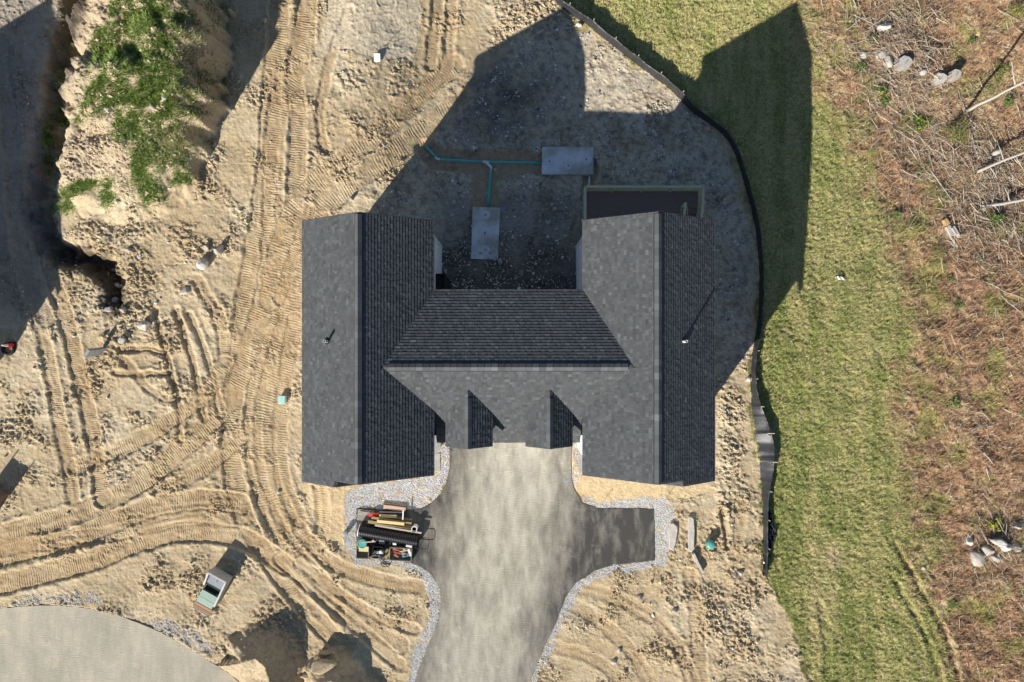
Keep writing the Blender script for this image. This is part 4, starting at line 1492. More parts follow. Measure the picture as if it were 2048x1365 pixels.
def rock_vf(w, l, h, seed, cuts=7):
    """Angular stone: a sphere cut by random planes and roughened."""
    r = np.random.default_rng(seed)
    v = ICO3[0].copy()
    for _ in range(cuts):
        nn = r.normal(size=3)
        nn /= np.linalg.norm(nn)
        k = r.uniform(0.55, 0.85)
        dd = v @ nn
        over = np.maximum(dd - k, 0)
        v -= over[:, None] * nn * 0.92
    v *= (1 + 0.05 * fbm(v[:, 0] * 3 + seed, v[:, 1] * 3 + v[:, 2] * 2, 1.0, 3, seed % 30))[:, None]
    v[:, 2] = np.maximum(v[:, 2], -0.45)
    v *= np.array([w / 2, l / 2, h / 1.5]) * 1.12
    v[:, 2] -= v[:, 2].min()
    return v, ICO3[1]


m_rock = mat('pale_granite', (0.40, 0.36, 0.31), 0.9, 0.3, 6, 0.01, 25)
m_rockw = mat('white_granite', (0.54, 0.50, 0.44), 0.9, 0.3, 6, 0.01, 25)
m_rockd = mat('grey_granite', (0.27, 0.26, 0.25), 0.9, 0.25, 6, 0.01, 25)
ROCKS = [  # px, py, w, l (px), h (m), turn, material, label
    (218, 600, 15, 12, .35, .3, m_rockw, 'whitish boulder, upper one beside the muddy hollow left of the tracks'),
    (219, 619, 18, 13, .35, .1, m_rock, 'tan boulder directly below the whitish one by the muddy hollow'),
    (248, 620, 14, 11, .30, -.4, m_rock, 'rounded boulder on the orange soil right of the muddy hollow'),
    (290, 653, 24, 17, .45, .5, m_rockw, 'large pale boulder with a dark shadow right of the muddy hollow'),
    (247, 679, 18, 14, .4, .9, m_rock, 'grey-tan boulder between the upright slab and the pale boulder'),
    (406, 529, 24, 22, .55, .6, m_rockw, 'square pale boulder near the crossing tracks above the scraped dirt'),
    (441, 500, 22, 15, .6, 1.2, m_rock, 'pale boulder with the longest shadow beside the main track'),
    (415, 497, 12, 14, .35, .2, m_rock, 'small boulder wedged left of the long-shadowed boulder'),
    (373, 582, 24, 14, .35, .4, m_rock, 'low broken boulder left of the main track'),
    (258, 500, 14, 10, .25, 0, m_rock, 'small pale stone on the bare slope below the weedy heap'),
    (279, 514, 10, 8, .2, 0, m_rockw, 'small white stone on the bare slope below the weedy heap'),
    (229, 541, 9, 8, .25, 0, m_rockd, 'small stone on the rim of the dark hollow'),
    (1498, 758, 14, 10, .3, .2, m_rockw, 'white rock lying against the fence beside the house shadow tip'),
    (1158, 50, 13, 9, .25, -.3, m_rockw, 'white stones at the upper corner of the sunlit dirt triangle'),
    (1153, 167, 8, 9, .2, 0, m_rockw, 'small white stone on the left side of the sunlit dirt triangle'),
    (870, 396, 10, 10, .2, .2, m_rock, 'squarish stone on the shaded yard left of the drain pipe'),
    (907, 406, 11, 10, .2, .7, m_rock, 'rounded stone on the shaded yard near the upright tank'),
    (1097, 378, 9, 8, .2, 0, m_rock, 'stone standing between the two concrete tanks'),
    (1109, 419, 10, 9, .2, .4, m_rock, 'stone on the yard right of the upright concrete tank'),
    (1096, 446, 12, 8, .2, .9, m_rock, 'flat stone in the courtyard near the right wing'),
    (1112, 460, 9, 8, .2, .2, m_rock, 'paler stone in the courtyard against the right wing'),
    (1003, 490, 9, 9, .2, 0, m_rock, 'round stone touching the right side of the upright tank'),
    (999, 524, 10, 10, .2, 0, m_rock, 'round stone just below the upright concrete tank'),
    (1131, 45 + 88, 9, 8, .2, 0, m_rockd, 'dark stone in the shaded yard left of the sunlit triangle'),
    (1305, 249, 9, 7, .2, 0, m_rock, 'stone at the lower edge of the sunlit dirt triangle'),
    (1376, 332, 15, 12, .3, .3, m_rock, 'stone on the pale shaded soil right of the far tank'),
    (1355, 226, 8, 7, .18, 0, m_rock, 'small stone beside the fence at the right tip of the sunlit triangle'),
    (893, 1168, 8, 8, .12, 0, m_rockw, 'white lump on the driveway near its left curve'),
    (1767, 57, 30, 15, .5, .1, m_rockw, 'big white rock in the brush above the sawn stump'),
    (1775, 127, 16, 26, .45, .2, m_rock, 'grey rock leaning against the left side of the sawn stump'),
    (1727, 112, 17, 14, .3, .3, m_rock, 'pale rock among branches left of the sawn stump'),
    (1762, 113, 22, 16, .3, .5, m_rock, 'low rock between the pale rock and the sawn stump'),
    (1845, 146, 15, 14, .3, .1, m_rock, 'brownish rock between the two sawn stumps'),
    (1988, 307, 22, 18, .5, .8, m_rock, 'rock at the roots between the two pale fallen trunks'),
    (1935, 1082, 19.5, 18.2, .3, .2, m_rockw, 'white stone standing left of the rock pile at the right edge'),
    (1953, 1114, 31.2, 33.8, .4, .5, m_rock, 'largest flat stone of the rock pile at the right edge'),
    (1974, 1100, 23.4, 22.1, .35, .3, m_rock, 'squarish stone in the middle of the rock pile at the right edge'),
    (1992, 1083, 31.2, 15.6, .5, -.3, m_rockw, 'bright white stone on top of the rock pile at the right edge'),
    (2008, 1095, 26, 13, .35, .2, m_rockw, 'long white stone right of the top stone in the rock pile'),
    (1990, 1116, 20.8, 15.6, .3, .2, m_rock, 'lowest stone of the rock pile at the right edge'),
    (2030, 1095, 23.4, 18.2, .3, .2, m_rock, 'outermost stone of the rock pile touching the right edge'),
    (2031, 1052, 16, 13, .35, .2, m_rock, 'stone above the rock pile, half sunk in dark brush'),
    (1846, 1137, 8, 7, .2, .2, m_rockw, 'small white stone at the lower border of grass and brush'),
    (1470, 1150, 12, 11, .25, .2, m_rock, 'stone on the churned dirt below the end of the fence'),
    (1482, 1146, 10, 8, .25, .2, m_rockw, 'whiter of two stones below the end of the fence'),
    (1278, 1196, 11, 10, .22, .2, m_rock, 'stone on the smooth dirt right of the lower driveway'),
    (1350, 1222, 12, 10, .22, .2, m_rock, 'stone in the middle of the churned dirt at lower right'),
    (1238, 1302, 8, 10, .2, .2, m_rockw, 'white stone low on the dirt right of the driveway'),
    (1228, 1324, 10, 8, .2, .5, m_rockw, 'lowest white stone on the dirt right of the driveway'),
    (702, 398, 9, 8, .25, .4, m_rock, 'stone in the track rut just above the left wing'),
    (703, 110 + 290, 6, 6, .15, .4, m_rockw, 'chalky pebble beside the stone above the left wing'),
    (160, 100, 8, 8, .2, 0, m_rockw, 'white stone on the left rim of the weedy heap'),
    (393, 240, 10, 9, .2, 0, m_rockw, 'white stone among weeds on the right flank of the heap'),
    (305, 195 + 20, 12, 10, .25, 0, m_rock, 'stone bedded in the weeds in the middle of the heap'),
    (220, 222, 14, 11, .25, 0, m_rock, 'stone on the bare shoulder of the weedy heap'),
]
for i, (px, py, w, l, h, a, m, lab) in enumerate(ROCKS):
    c = G(px, py, -0.05)
    o = obj('boulder', move(rock_vf(w * S, l * S, h, 100 + i), c, a), m, org=c)
    tag(o, lab, 'rock')

# ---- standing slab at left
m_slab = mat('grey_slab_stone', (0.30, 0.295, 0.29), 0.85, 0.2, 4, 0.008, 20)
c = G(207, 702, -0.1)
sv = box(0.52, 0.16, 1.0, 0.03)
v, f = sv
v = v.copy()
v[:, 1] += v[:, 2] * 0.25
v[:, 0] += v[:, 2] * -0.35
o = obj('stone_slab', move((v, f), c, 0.9), m_slab, org=c)
tag(o, 'smooth grey slab standing tilted in the dirt at left', 'slab')

# ---- granite bars by the right-hand gravel
m_bar = mat('pale_cut_stone', (0.47, 0.43, 0.37), 0.9, 0.22, 5, 0.006, 30)


def bar(pts, z0, h, label):
    w = [G(px, py)[:2] for px, py in pts]
    zb = min(G(px, py)[2] for px, py in pts)
    ar = sum(w[i][0] * w[(i + 1) % len(w)][1] - w[(i + 1) % len(w)][0] * w[i][1] for i in range(len(w)))
    if ar < 0:
        w = w[::-1]
    ctr = np.mean(w, axis=0)
    ins = [tuple(ctr + (np.array(p) - ctr) * 0.955) for p in w]
    n = len(w)
    v = [(p[0], p[1], zb - .1) for p in w] + [(p[0], p[1], zb + h - .03) for p in w] + [(p[0], p[1], zb + h) for p in ins]
    f = [tuple(range(n - 1, -1, -1)), tuple(range(2 * n, 3 * n))]
    for k in (0, n):
        for i in range(n):
            j = (i + 1) % n
            f.append((k + i, k + j, k + n + j, k + n + i))
    o = obj('cut_stone', (np.array(v), f), m_bar)
    return tag(o, label, 'stone')


bar([(1376, 1033), (1381, 1032), (1386, 1036), (1387, 1060), (1386, 1098), (1381, 1103), (1375, 1101), (1375, 1080)], 0, .24, 'long straight pale cut stone bar lying on the dirt')
bar([(1382, 1106), (1387, 1104), (1394, 1120), (1405, 1142), (1404, 1145), (1399, 1140), (1389, 1122)], 0, .32, 'tapering pale stone bar lying askew below the straight bar')
bar([(1336, 1060), (1340, 1046), (1345, 1045), (1353, 1052), (1354, 1060), (1350, 1085), (1345, 1101), (1338, 1095)], 0, .22, 'wedge shaped pale stone slab at the edge of the white gravel')

# ================================================================ concrete tanks and drain pipe
m_conc = mat('tank_concrete', (0.66, 0.68, 0.69), 0.9, 0.14, 3, 0.004, 60, color2=(0.40, 0.39, 0.34), scale2=0.9)
m_lid = mat('tank_lid_concrete', (0.60, 0.62, 0.64), 0.9, 0.12, 6, 0.003, 60)
m_hole = mat('dark_hole', (0.02, 0.02, 0.02), 0.9, 0.1)


def tank(cpx, cpy, wpx, lpx, ang, covers, label):
    c = G(cpx, cpy, 0)
    c[2] -= 0.05
    top = 0.24
    t = thing('septic_tank', label, 'tank', c)
    obj('slab', move(box(wpx * S, lpx * S, top, 0.02), c, ang), m_conc, t)
    for (dx, dy, r) in covers:
        d = rotz(np.array([[dx * S, dy * S, 0]]), ang)[0]
        cc = c + d + np.array([0, 0, top])
        lid = obj('cover', lathe([(r * S, -.05), (r * S, .006), (r * S * .93, .012), (r * S * .92, .004), (r * S * .62, .006), (r * S * .60, .014), (r * S * .55, .016)], 28, cc), m_lid, t)
        obj('lifting_hole', move(box(.05, .12, .004), cc + np.array([0, 0, .018]), 0.4), m_hole, lid)
    return c, top


tank(1135, 323.5, 105, 56, -0.012, [(-37, -2, 10.5), (38, 3, 11), (1, -10, 8)], 'pale concrete tank top lying crosswise behind the deck, with round covers')
tank(971, 468, 55, 105, -0.035, [(-1, 37, 9), (1, -34, 10), (-1, 0, 5)], 'pale concrete tank top lying lengthwise in the courtyard between the wings')
m_teal = mat('teal_pipe', (0.07, 0.46, 0.43), 0.45, 0.1, 6)
pipe = thing('drain_pipe', 'thin teal drain pipe with white fittings joining the two concrete tanks', 'pipe', G(975, 327))


def pz(px, py):
    p = G(px, py)
    return np.array([p[0], p[1], max(p[2], -1.12) + 0.06])


for (a, e) in (((851, 293), (875, 319)), ((875, 320), (971, 326)), ((974, 326), (1083, 328)), ((982, 338), (976, 416))):
    p, q = pz(*a), pz(*e)
    ts = np.linspace(0, 1, 6)
    obj('pipe_run', tube([p + (q - p) * k for k in ts], 0.07, 10), m_teal, pipe, smooth=True)
for pts in ([(871, 316), (876, 320), (881, 320.5)], [(966, 325.5), (979, 326.5)], [(971, 326), (977, 331), (982, 336), (982.5, 343)]):
    obj('fitting', tube([pz(*p) for p in pts], 0.075, 10), m_pvc, pipe, smooth=True)
o = obj('drain_pipe', tube([G(1179, 350, .1), G(1178, 362, .12), G(1177, 374, .16)], 0.06, 10), m_pvc, smooth=True)
tag(o, 'short white pipe running from the crosswise tank under the deck', 'pipe')
# small pallet-like wood scrap in the courtyard
sc = thing('pallet_scrap', 'little slatted wood scrap lying on the dark courtyard soil', 'wood scrap', G(1043, 545))
for i in range(3):
    obj('slat', move(box(.26, .06, .03), G(1043, 545, .06) + np.array([0, (i - 1) * .085, 0]), .12), mat('grey_wood', (0.33, 0.28, 0.26), 0.85, 0.2, 6, stretch=(2, 12, 2)), sc)
obj('batten', move(box(.05, .26, .03), G(1043, 545, .025), .12), MATS['grey_wood'], sc)

# ================================================================ silt fence
m_fab = mat('black_silt_fabric', (0.030, 0.031, 0.034), 0.42, 0.3, 2.5, 0.01, 14, spec=0.5, stretch=(1, 1, 6))
m_stake = mat('pale_stake_wood', (0.48, 0.40, 0.28), 0.8, 0.15, 8)
FL = smooth_line(FENCE, 5)
fence = thing('silt_fence', 'long black fabric silt fence on wooden stakes curving behind the house', 'fence', G(1502, 730))
seg = np.linalg.norm(np.diff(FL, axis=0), axis=1)
arc = np.concatenate([[0], np.cumsum(seg)])
ns = int(arc[-1] / 56)
fr_rng = np.random.default_rng(77)
stakes = np.linspace(0, arc[-1], ns + 1)
for i in range(ns):
    ts = np.linspace(stakes[i], stakes[i + 1], 13)
    px = np.interp(ts, arc, FL[:, 0])
    py = np.interp(ts, arc, FL[:, 1])
    tx = np.gradient(px)
    ty = np.gradient(py)
    nl = np.hypot(tx, ty)
    onx, ony = -ty / nl, tx / nl          # away from the house in image space
    flip = np.where(onx < 0, -1, 1)
    onx, ony = onx * flip, ony * flip
    V, F = [], []
    ym = py.mean()
    for j in range(13):
        g = G(px[j], py[j])
        lean = 0.07 + 0.68 * math.exp(-((py[j] - 890) / 85) ** 2)
        hgt = 0.62 + 0.22 * float(ss(300, 200, py[j]))
        u = j / 12.0
        sag = math.sin(math.pi * u)
        for k in range(5):
            f_ = k / 4.0
            off = lean * f_ * (1 + 0.08 * sag) + 0.03 * sag * math.sin(f_ * 3.1) * (1 if i % 2 else -0.6) + fr_rng.normal(0, 0.010)
            V.append([g[0] + onx[j] * off, g[1] - ony[j] * off, g[2] - .04 + f_ * hgt * (1 - 0.13 * sag) + fr_rng.normal(0, .006)])
    for j in range(12):
        for k in range(4):
            a = j * 5 + k
            F.append((a, a + 5, a + 6, a + 1))
    V = np.array(V)
    n = len(V)
    V2 = V + np.array([onx.mean(), -ony.mean(), 0]) * 0.008
    F2 = [tuple(x + n for x in q[::-1]) for q in F]
    top = [j * 5 + 4 for j in range(13)]
    F3 = [(top[j], top[j + 1], top[j + 1] + n, top[j] + n) for j in range(12)]
    obj('fabric_panel', (np.vstack([V, V2]), F + F2 + F3), m_fab, fence, smooth=True)
for i, s in enumerate(stakes):
    x, y = np.interp(s, arc, FL[:, 0]), np.interp(s, arc, FL[:, 1])
    k = min(np.searchsorted(arc, s), len(FL) - 2)
    t = FL[k + 1] - FL[k - 1 if k else 0]
    n = np.array([-t[1], t[0]]) / np.linalg.norm(t)
    if n[0] < 0:
        n = -n
    lean = 0.07 + 0.68 * math.exp(-((y - 890) / 85) ** 2)
    hgt = 0.72 + 0.22 * float(ss(300, 200, y))
    g = G(x, y)
    off = np.array([n[0], -n[1], 0])
    obj('stake', beam(g + off * .045 - [0, 0, .1], g + off * (.045 + lean * 1.15) + [0, 0, hgt], .035, .035), m_stake, fence)
# loose roll of black sheet at the fence's lower end
ln = [(1534, 1022), (1538, 1045), (1543, 1068), (1540, 1082), (1534, 1098), (1530, 1122), (1528, 1150)]
V, F = [], []
rs2 = np.random.default_rng(5)
PL = smooth_line(ln, 4)
for j, (x, y) in enumerate(PL):
    g = G(x, y)
    w = np.interp(j / len(PL), [0, .3, .5, 1], [.10, .24, .12, .14])
    for k in range(5):
        V.append([g[0] + (k - 2) / 2 * w, g[1], g[2] + .03 + .16 * abs(math.sin(k * 1.9 + j * .8)) + rs2.uniform(0, .05)])
for j in range(len(PL) - 1):
    for k in range(4):
        F.append((j * 5 + k, j * 5 + k + 1, (j + 1) * 5 + k + 1, (j + 1) * 5 + k))
m_plastic = mat('black_plastic_sheet', (0.02, 0.02, 0.022), 0.25, 0.2, 3, spec=0.6)
tag(obj('plastic_sheet', (np.array(V), F), m_plastic), 'crumpled shiny black sheet trailing from the lower end of the fence', 'plastic sheet')

# ================================================================ small site fixtures
m_green = mat('green_plastic', (0.10, 0.33, 0.28), 0.4, 0.12, 5)
m_paleteal = mat('pale_teal_plastic', (0.36, 0.58, 0.53), 0.45, 0.12, 5)
m_greycap = mat('grey_plastic', (0.22, 0.24, 0.23), 0.5, 0.12, 5)
c = G(567, 799, -.02)
t = thing('utility_box', 'pale teal plastic utility box in the dirt left of the house', 'utility box', c)
obj('body', move(box(.36, .42, .30, .03), c), m_paleteal, t)
obj('lid', move(box(.40, .46, .05, .02), c + [0, 0, .30]), m_paleteal, t)
c = G(1418, 1086, -.02)
t = thing('cable_pedestal', 'round green plastic cable pedestal on the dirt at right front', 'pedestal', c)
obj('body', lathe([(.23, 0), (.22, .30), (.25, .31), (.25, .37)], 20, c), m_green, t, smooth=False)
obj('dome_lid', lathe([(.26, .37), (.25, .43), (.19, .49), (.1, .52), (.02, .53)], 20, c), m_green, t, smooth=True)
c = G(694, 1063, -.02)
t = thing('pipe_stub', 'grey capped pipe stub standing in the white gravel at left', 'pipe stub', c)
obj('pipe', lathe([(.125, 0), (.125, .38)], 18, c), m_greycap, t)
obj('cap', lathe([(.145, .33), (.145, .40), (.12, .43), (.04, .44)], 18, c), m_greycap, t)
c = P(1131, 960, .045)
t = thing('valve_cover', 'small round valve cover set in the right edge of the driveway', 'valve cover', c)
obj('ring', lathe([(.15, 0), (.15, .012), (.12, .012), (.12, .002)], 24, c, close=True), m_found, t)
obj('lid', lathe([(.115, 0), (.115, .008), (.02, .010)], 24, c), m_greycap, t)
m_steel = mat('dark_steel', (0.05, 0.045, 0.04), 0.6, 0.1)
for (px, py, h, lab) in ((1204, 1007, .55, 'thin dark stake in the sand bed nearest the driveway'), (1333, 996, .58, 'thin dark stake at the top of the gravel corner'), (1347, 1026, .62, 'thin dark stake right of the gravel corner'),
                         (1172, 45, .62, 'thin stake standing in grass just outside the fence at the top')):
    c = G(px, py, -.1)
    t = thing('survey_stake', lab, 'stake', c)
    obj('rod', tube([c, c + [0, 0, h + .1]], .014, 6), m_steel, t)
    obj('tip', lathe([(.02, h + .09), (.02, h + .12), (.006, h + .13)], 8, c), m_stake, t)
c = G(755, 117, 0)
t = thing('marker_board', 'white marker board propped on a thin stake below the smooth sand pad', 'marker', c)
bd = beam(c + [0, -.22, .06], c + [0, .2, .16], .34, .02)
obj('board', bd, m_trim, t)
obj('stake', tube([c + [.05, .24, -.1], c + [.07, .26, .72]], .016, 6), m_steel, t)
obj('cross_bar', tube([c + [-.18, .22, .20], c + [.12, .26, .22]], .014, 6), m_steel, t)
for (x0, x1, y0, y1, lab) in ((867, 880.5, 907, 942, 'left'), (1157.5, 1168, 903, 944, 'right')):
    p, q = P(x0, y1, .04), P(x1, y0, .04)
    o = obj('walkway', move(box(q[0] - p[0], q[1] - p[1], .12, .01), ((p[0] + q[0]) / 2, (p[1] + q[1]) / 2, -.07)), m_found)
    tag(o, kind='structure')

# traffic cone in the shade at the far left
c = G(25, 691, -.0)
t = thing('traffic_cone', 'red traffic cone with pale top on a black base at the left edge', 'traffic cone', c)
obj('base', move(box(.38, .38, .05, .02), c), m_rubber, t)
m_red = mat('red_plastic', (0.62, 0.045, 0.04), 0.45, 0.08)
obj('cone', lathe([(.14, .05), (.085, .42)], 20, c), m_red, t, smooth=False)
obj('white_collar', lathe([(.087, .42), (.052, .68)], 20, c), mat('pale_pink_band', (0.72, 0.55, 0.53), 0.4, 0.05), t)
obj('tip', lathe([(.052, .68), (.03, .80)], 20, c), m_trim, t)
tyre = G(17, 700, 0)
ring = []
for k in range(25):
    a = 2 * math.pi * k / 24
    ring.append(tyre + np.array([.30 * math.cos(a) + .05, .30 * math.sin(a) + .05, .08]))
o = obj('tyre', tube(ring, .085, 8, caps=False), m_rubber, smooth=True)
tag(o, 'dark tyre lying flat around the red traffic cone', 'tyre')

# wooden box at the left edge
c = G(-6, 992, 0)
t = thing('wooden_bin', 'brown weathered wooden bin with corner stakes at the left edge', 'bin', c)
m_brown = mat('weathered_board', (0.22, 0.15, 0.10), 0.85, 0.2, 4, 0.003, 30, stretch=(3, 10, 3))
ang = math.atan2(.811, .585)
for i in range(4):
    for (dx, dy, lx, ly) in ((.5, 0, .03, 1.0), (-.5, 0, .03, 1.0), (0, .5, 1.0, .03), (0, -.5, 1.0, .03)):
        obj('side_board', move(box(lx, ly, .22, .006, c=(dx, dy, i * .235)), c, ang), m_brown, t)
obj('lid_board', move(box(.98, .98, .04, .01, c=(0, 0, .93)), c, ang), m_brown, t)
for dx in (-.5, .5):
    for dy in (-.5, .5):
        obj('corner_stake', move(box(.06, .06, 1.25, .01, c=(dx * 1.08, dy * 1.08, 0)), c, ang), m_brown, t)

# ================================================================ concrete bulkhead with plank steps
m_cw = mat('light_concrete', (0.42, 0.41, 0.385), 0.85, 0.16, 5, 0.004, 40)
m_gp = mat('green_steel_panel', (0.13, 0.215, 0.17), 0.5, 0.1, 3)
m_dg = mat('dark_green_mesh', (0.02, 0.035, 0.022), 0.8, 0.2, 8)
m_pl1 = mat('brown_plank', (0.40, 0.24, 0.14), 0.85, 0.2, 5, 0.002, 40, stretch=(3, 14, 3))
m_pl2 = mat('grey_plank', (0.42, 0.37, 0.32), 0.85, 0.2, 5, 0.002, 40, stretch=(3, 14, 3))
c = G(403.5, 1223, 0)
ba = math.atan2(79, 44)
bk = thing('bulkhead', 'small concrete cellar bulkhead with green panels and plank steps, standing loose on the dirt', 'bulkhead', c)


def lb(vf):
    return move(vf, c, ba)


def slab(x0, x1, y0, y1, za0, za1, zb):
    """Block from x0..x1, top sloping from za0 to za1."""
    v = [(x0, y0, zb), (x1, y0, zb), (x1, y1, zb), (x0, y1, zb), (x0, y0, za0), (x1, y0, za1), (x1, y1, za1), (x0, y1, za0)]
    return np.array(v, float), [(3, 2, 1, 0), (4, 5, 6, 7), (0, 1, 5, 4), (1, 2, 6, 5), (2, 3, 7, 6), (3, 0, 4, 7)]


for sgn in (-1, 1):
    y0, y1 = (.50, .59) if sgn > 0 else (-.59, -.50)
    obj('side_wall', lb(slab(.72 if sgn < 0 else 1.5, 2.44, y0, y1, .34, .86, -.05)), m_cw, bk)
obj('back_wall', lb(slab(2.44, 2.55, -.59, .59, .90, .90, -.05)), m_cw, bk)
obj('inner_panel', lb(slab(1.72, 2.435, -.495, .495, .30, .50, .1)), mat('blue_grey_steel', (0.12, 0.145, 0.175), 0.6, 0.12, 5), bk)
obj('opening', lb(slab(1.30, 1.715, -.495, .44, .20, .24, .0)), m_dg, bk)
obj('door_panel', lb(slab(.48, .86, -.47, .49, .24, .31, .05)), m_gp, bk)
obj('door_panel', lb(slab(.875, 1.29, -.47, .49, .31, .38, .05)), m_gp, bk)
obj('door_edge', lb(slab(.70, 1.5, -.5, -.475, .30, .44, .0)), m_cw, bk)
obj('step_plank', lb(box(.17, 1.10, .05, .008, c=(.33, 0, .12))), m_pl1, bk)
obj('step_plank', lb(box(.075, 1.14, .05, .008, c=(.17, .01, .09))), m_pl1, bk)
obj('step_plank', lb(box(.055, 1.06, .05, .008, c=(.06, .03, .05))), m_pl2, bk)
obj('step_plank', lb(box(.05, .92, .05, .008, c=(-.04, .06, .02))), m_pl2, bk)
obj('base_sill', lb(box(.52, 1.0, .05, c=(.2, 0, -.03))), m_dg, bk)
obj('hinge', lb(box(.03, .10, .02, c=(1.33, -.36, .24))), m_trim, bk)
obj('handle', lb(box(.10, .035, .03, c=(2.1, -.02, .41))), m_steel, bk)

# ================================================================ materials heaped on the left spur of the driveway
m_corr = mat('black_corrugated_plastic', (0.018, 0.018, 0.02), 0.32, 0.15, 6, spec=0.5)
A, B = P(718, 1060.5, .36), P(836, 1081.5, .36)
ax = (B - A) / np.linalg.norm(B - A)
s1 = np.cross(ax, (0, 0, 1)); s1 /= np.linalg.norm(s1)
u1 = np.cross(s1, ax)
V, F = [], []
NR, NA = 34 * 4, 28
Lc = np.linalg.norm(B - A)
prof = []
for i in range(NR + 1):
    prof.append((Lc * i / NR, .335 if (i % 4) in (1, 2) else .292))
prof += [(Lc, .275), (0, .275)]
for (x, r_) in prof:
    for k in range(NA):
        th = 2 * math.pi * k / NA
        V.append(A + ax * x + r_ * (math.cos(th) * s1 + math.sin(th) * u1))
for i in range(len(prof)):
    i2 = (i + 1) % len(prof)
    for k in range(NA):
        k2 = (k + 1) % NA
        F.append((i * NA + k, i * NA + k2, i2 * NA + k2, i2 * NA + k))
cul = thing('culvert_pipe', 'big black corrugated culvert pipe lying on the pile of materials', 'pipe', np.array([A[0], A[1], .05]))
obj('corrugated_wall', (np.array(V), F), m_corr, cul)
V, F = [], []
for (x, r_) in ((-.015, .30), (-.015, .345), (.035, .345), (.035, .30)):
    for k in range(NA):
        th = 2 * math.pi * k / NA
        V.append(A + ax * x + r_ * (math.cos(th) * s1 + math.sin(th) * u1))
for i in range(4):
    for k in range(NA):
        k2 = (k + 1) % NA
        F.append((i * NA + k, i * NA + k2, ((i + 1) % 4) * NA + k2, ((i + 1) % 4) * NA + k))
obj('end_rim', (np.array(V), F), m_pvc, cul)

m_yel = mat('fresh_yellow_pine', (0.66, 0.52, 0.25), 0.7, 0.1, 4, stretch=(2, 14, 2))
m_olv = mat('treated_olive_board', (0.30, 0.23, 0.10), 0.8, 0.18, 4, stretch=(2, 14, 2))
m_tan = mat('pinkish_tan_board', (0.50, 0.35, 0.26), 0.8, 0.14, 4, stretch=(2, 14, 2))


def board(a, e, wpx, z, th, m, label, name='board', cat='board'):
    p, q = P(a[0], a[1], z), P(e[0], e[1], z)
    return tag(obj(name, beam(p, q, wpx * S, th), m), label, cat)


board((766, 1008.5), (812, 1013.5), 5, .08, .05, m_brown, 'dark brown board along the top edge of the materials pile')
board((767, 1014), (811, 1019.5), 8, .13, .05, m_tan, 'wide pinkish tan board near the top of the materials pile')
board((758, 1024.5), (806, 1025.5), 2.4, .16, .04, m_pl2, 'thin whitish stick below the pinkish tan board')
board((806.5, 1021), (805.5, 1041), 2.2, .42, .04, m_trim, 'short white stick standing crosswise at the right of the planks')
board((757, 1033), (795, 1034.5), 7, .20, .05, m_olv, 'short dull board under the upper yellow plank')
board((759, 1032), (793, 1033.5), 5.5, .31, .06, m_yel, 'short bright yellow plank, upper of the two yellow ones')
board((743, 1036), (823, 1048), 5, .36, .05, m_olv, 'long olive board between the two yellow planks')
board((754, 1043), (808.5, 1048.5), 5.5, .50, .06, m_yel, 'long bright yellow plank, lower of the two yellow ones')
board((736, 1044), (825, 1056), 6, .42, .05, m_olv, 'long olive board under the lower yellow plank, next to the culvert')
board((750, 1051), (843, 1066.5), 3.2, .55, .04, m_pl2, 'thin grey stick lying along the top of the black culvert')
board((792, 1036), (824, 1041), 4, .27, .05, m_brown, 'dark board end right of the short yellow plank')
board((722, 1085.5), (751, 1083.5), 2.2, .56, .03, m_tan, 'pinkish stick crossing the green barrel')
for (a, e, lab) in (((716, 1023), (757, 1028), 'upper thin pale cane at the left end of the planks'), ((717, 1027), (750, 1026), 'middle thin pale cane at the left end of the planks'), ((716, 1029), (742, 1030), 'lower thin pale cane at the left end of the planks')):
    tag(obj('cane', tube([P(*a, .18), P((a[0] + e[0]) / 2, (a[1] + e[1]) / 2 + .6, .2), P(*e, .24)], .018, 6), m_pl2), lab, 'cane')
cb = thing('cable_bundle', 'bundle of red cables at the left end of the planks', 'cables', P(747, 1030, .1))
rk = np.random.default_rng(8)
for i in range(8):
    y0 = 1027.5 + i * .75
    obj('cable', tube([P(736 + rk.uniform(-1, 2), y0 + 1.5 + rk.uniform(-1, 1), .22), P(745, y0 + .4 + rk.uniform(-.6, .6), .30), P(757 + rk.uniform(-1, 2), y0 - .5, .26)], .016, 6), m_red, cb)
c = P(831, 1054, .05)
t = thing('pipe_collar', 'short upright white pipe with black inside beside the culvert', 'pipe', c)
obj('wall', lathe([(.165, 0), (.165, .52), (.125, .52), (.125, .02)], 24, c, close=True), m_pvc, t)
obj('liner', lathe([(.122, .01), (.122, .42), (.11, .42), (.11, .01)], 24, c, close=True), m_rubber, t)
c = P(728, 1083, .05)
t = thing('barrel', 'green plastic barrel below the left end of the culvert', 'barrel', c)
obj('body', lathe([(.22, 0), (.25, .12), (.25, .42), (.23, .5)], 22, c), m_green, t)
obj('lid', lathe([(.26, .47), (.26, .52), (.22, .53), (.21, .51)], 22, c), m_green, t)


def crate(cx, cy, w, l, h, ang, m, label, fill=None, z=.05):
    c = P(cx, cy, z)
    t = thing('crate', label, 'crate', c)
    wd, ld = w * S, l * S
    for (dx, dy, lx, ly) in ((wd / 2, 0, .03, ld + .03), (-wd / 2, 0, .03, ld + .03), (0, ld / 2, wd - .03, .03), (0, -ld / 2, wd - .03, .03)):
        obj('side', move(box(lx, ly, h, .004, c=(dx, dy, 0)), c, ang), m, t)
    obj('bottom', move(box(wd - .03, ld - .03, .03, c=(0, 0, .01)), c, ang), m, t)
    return c, t


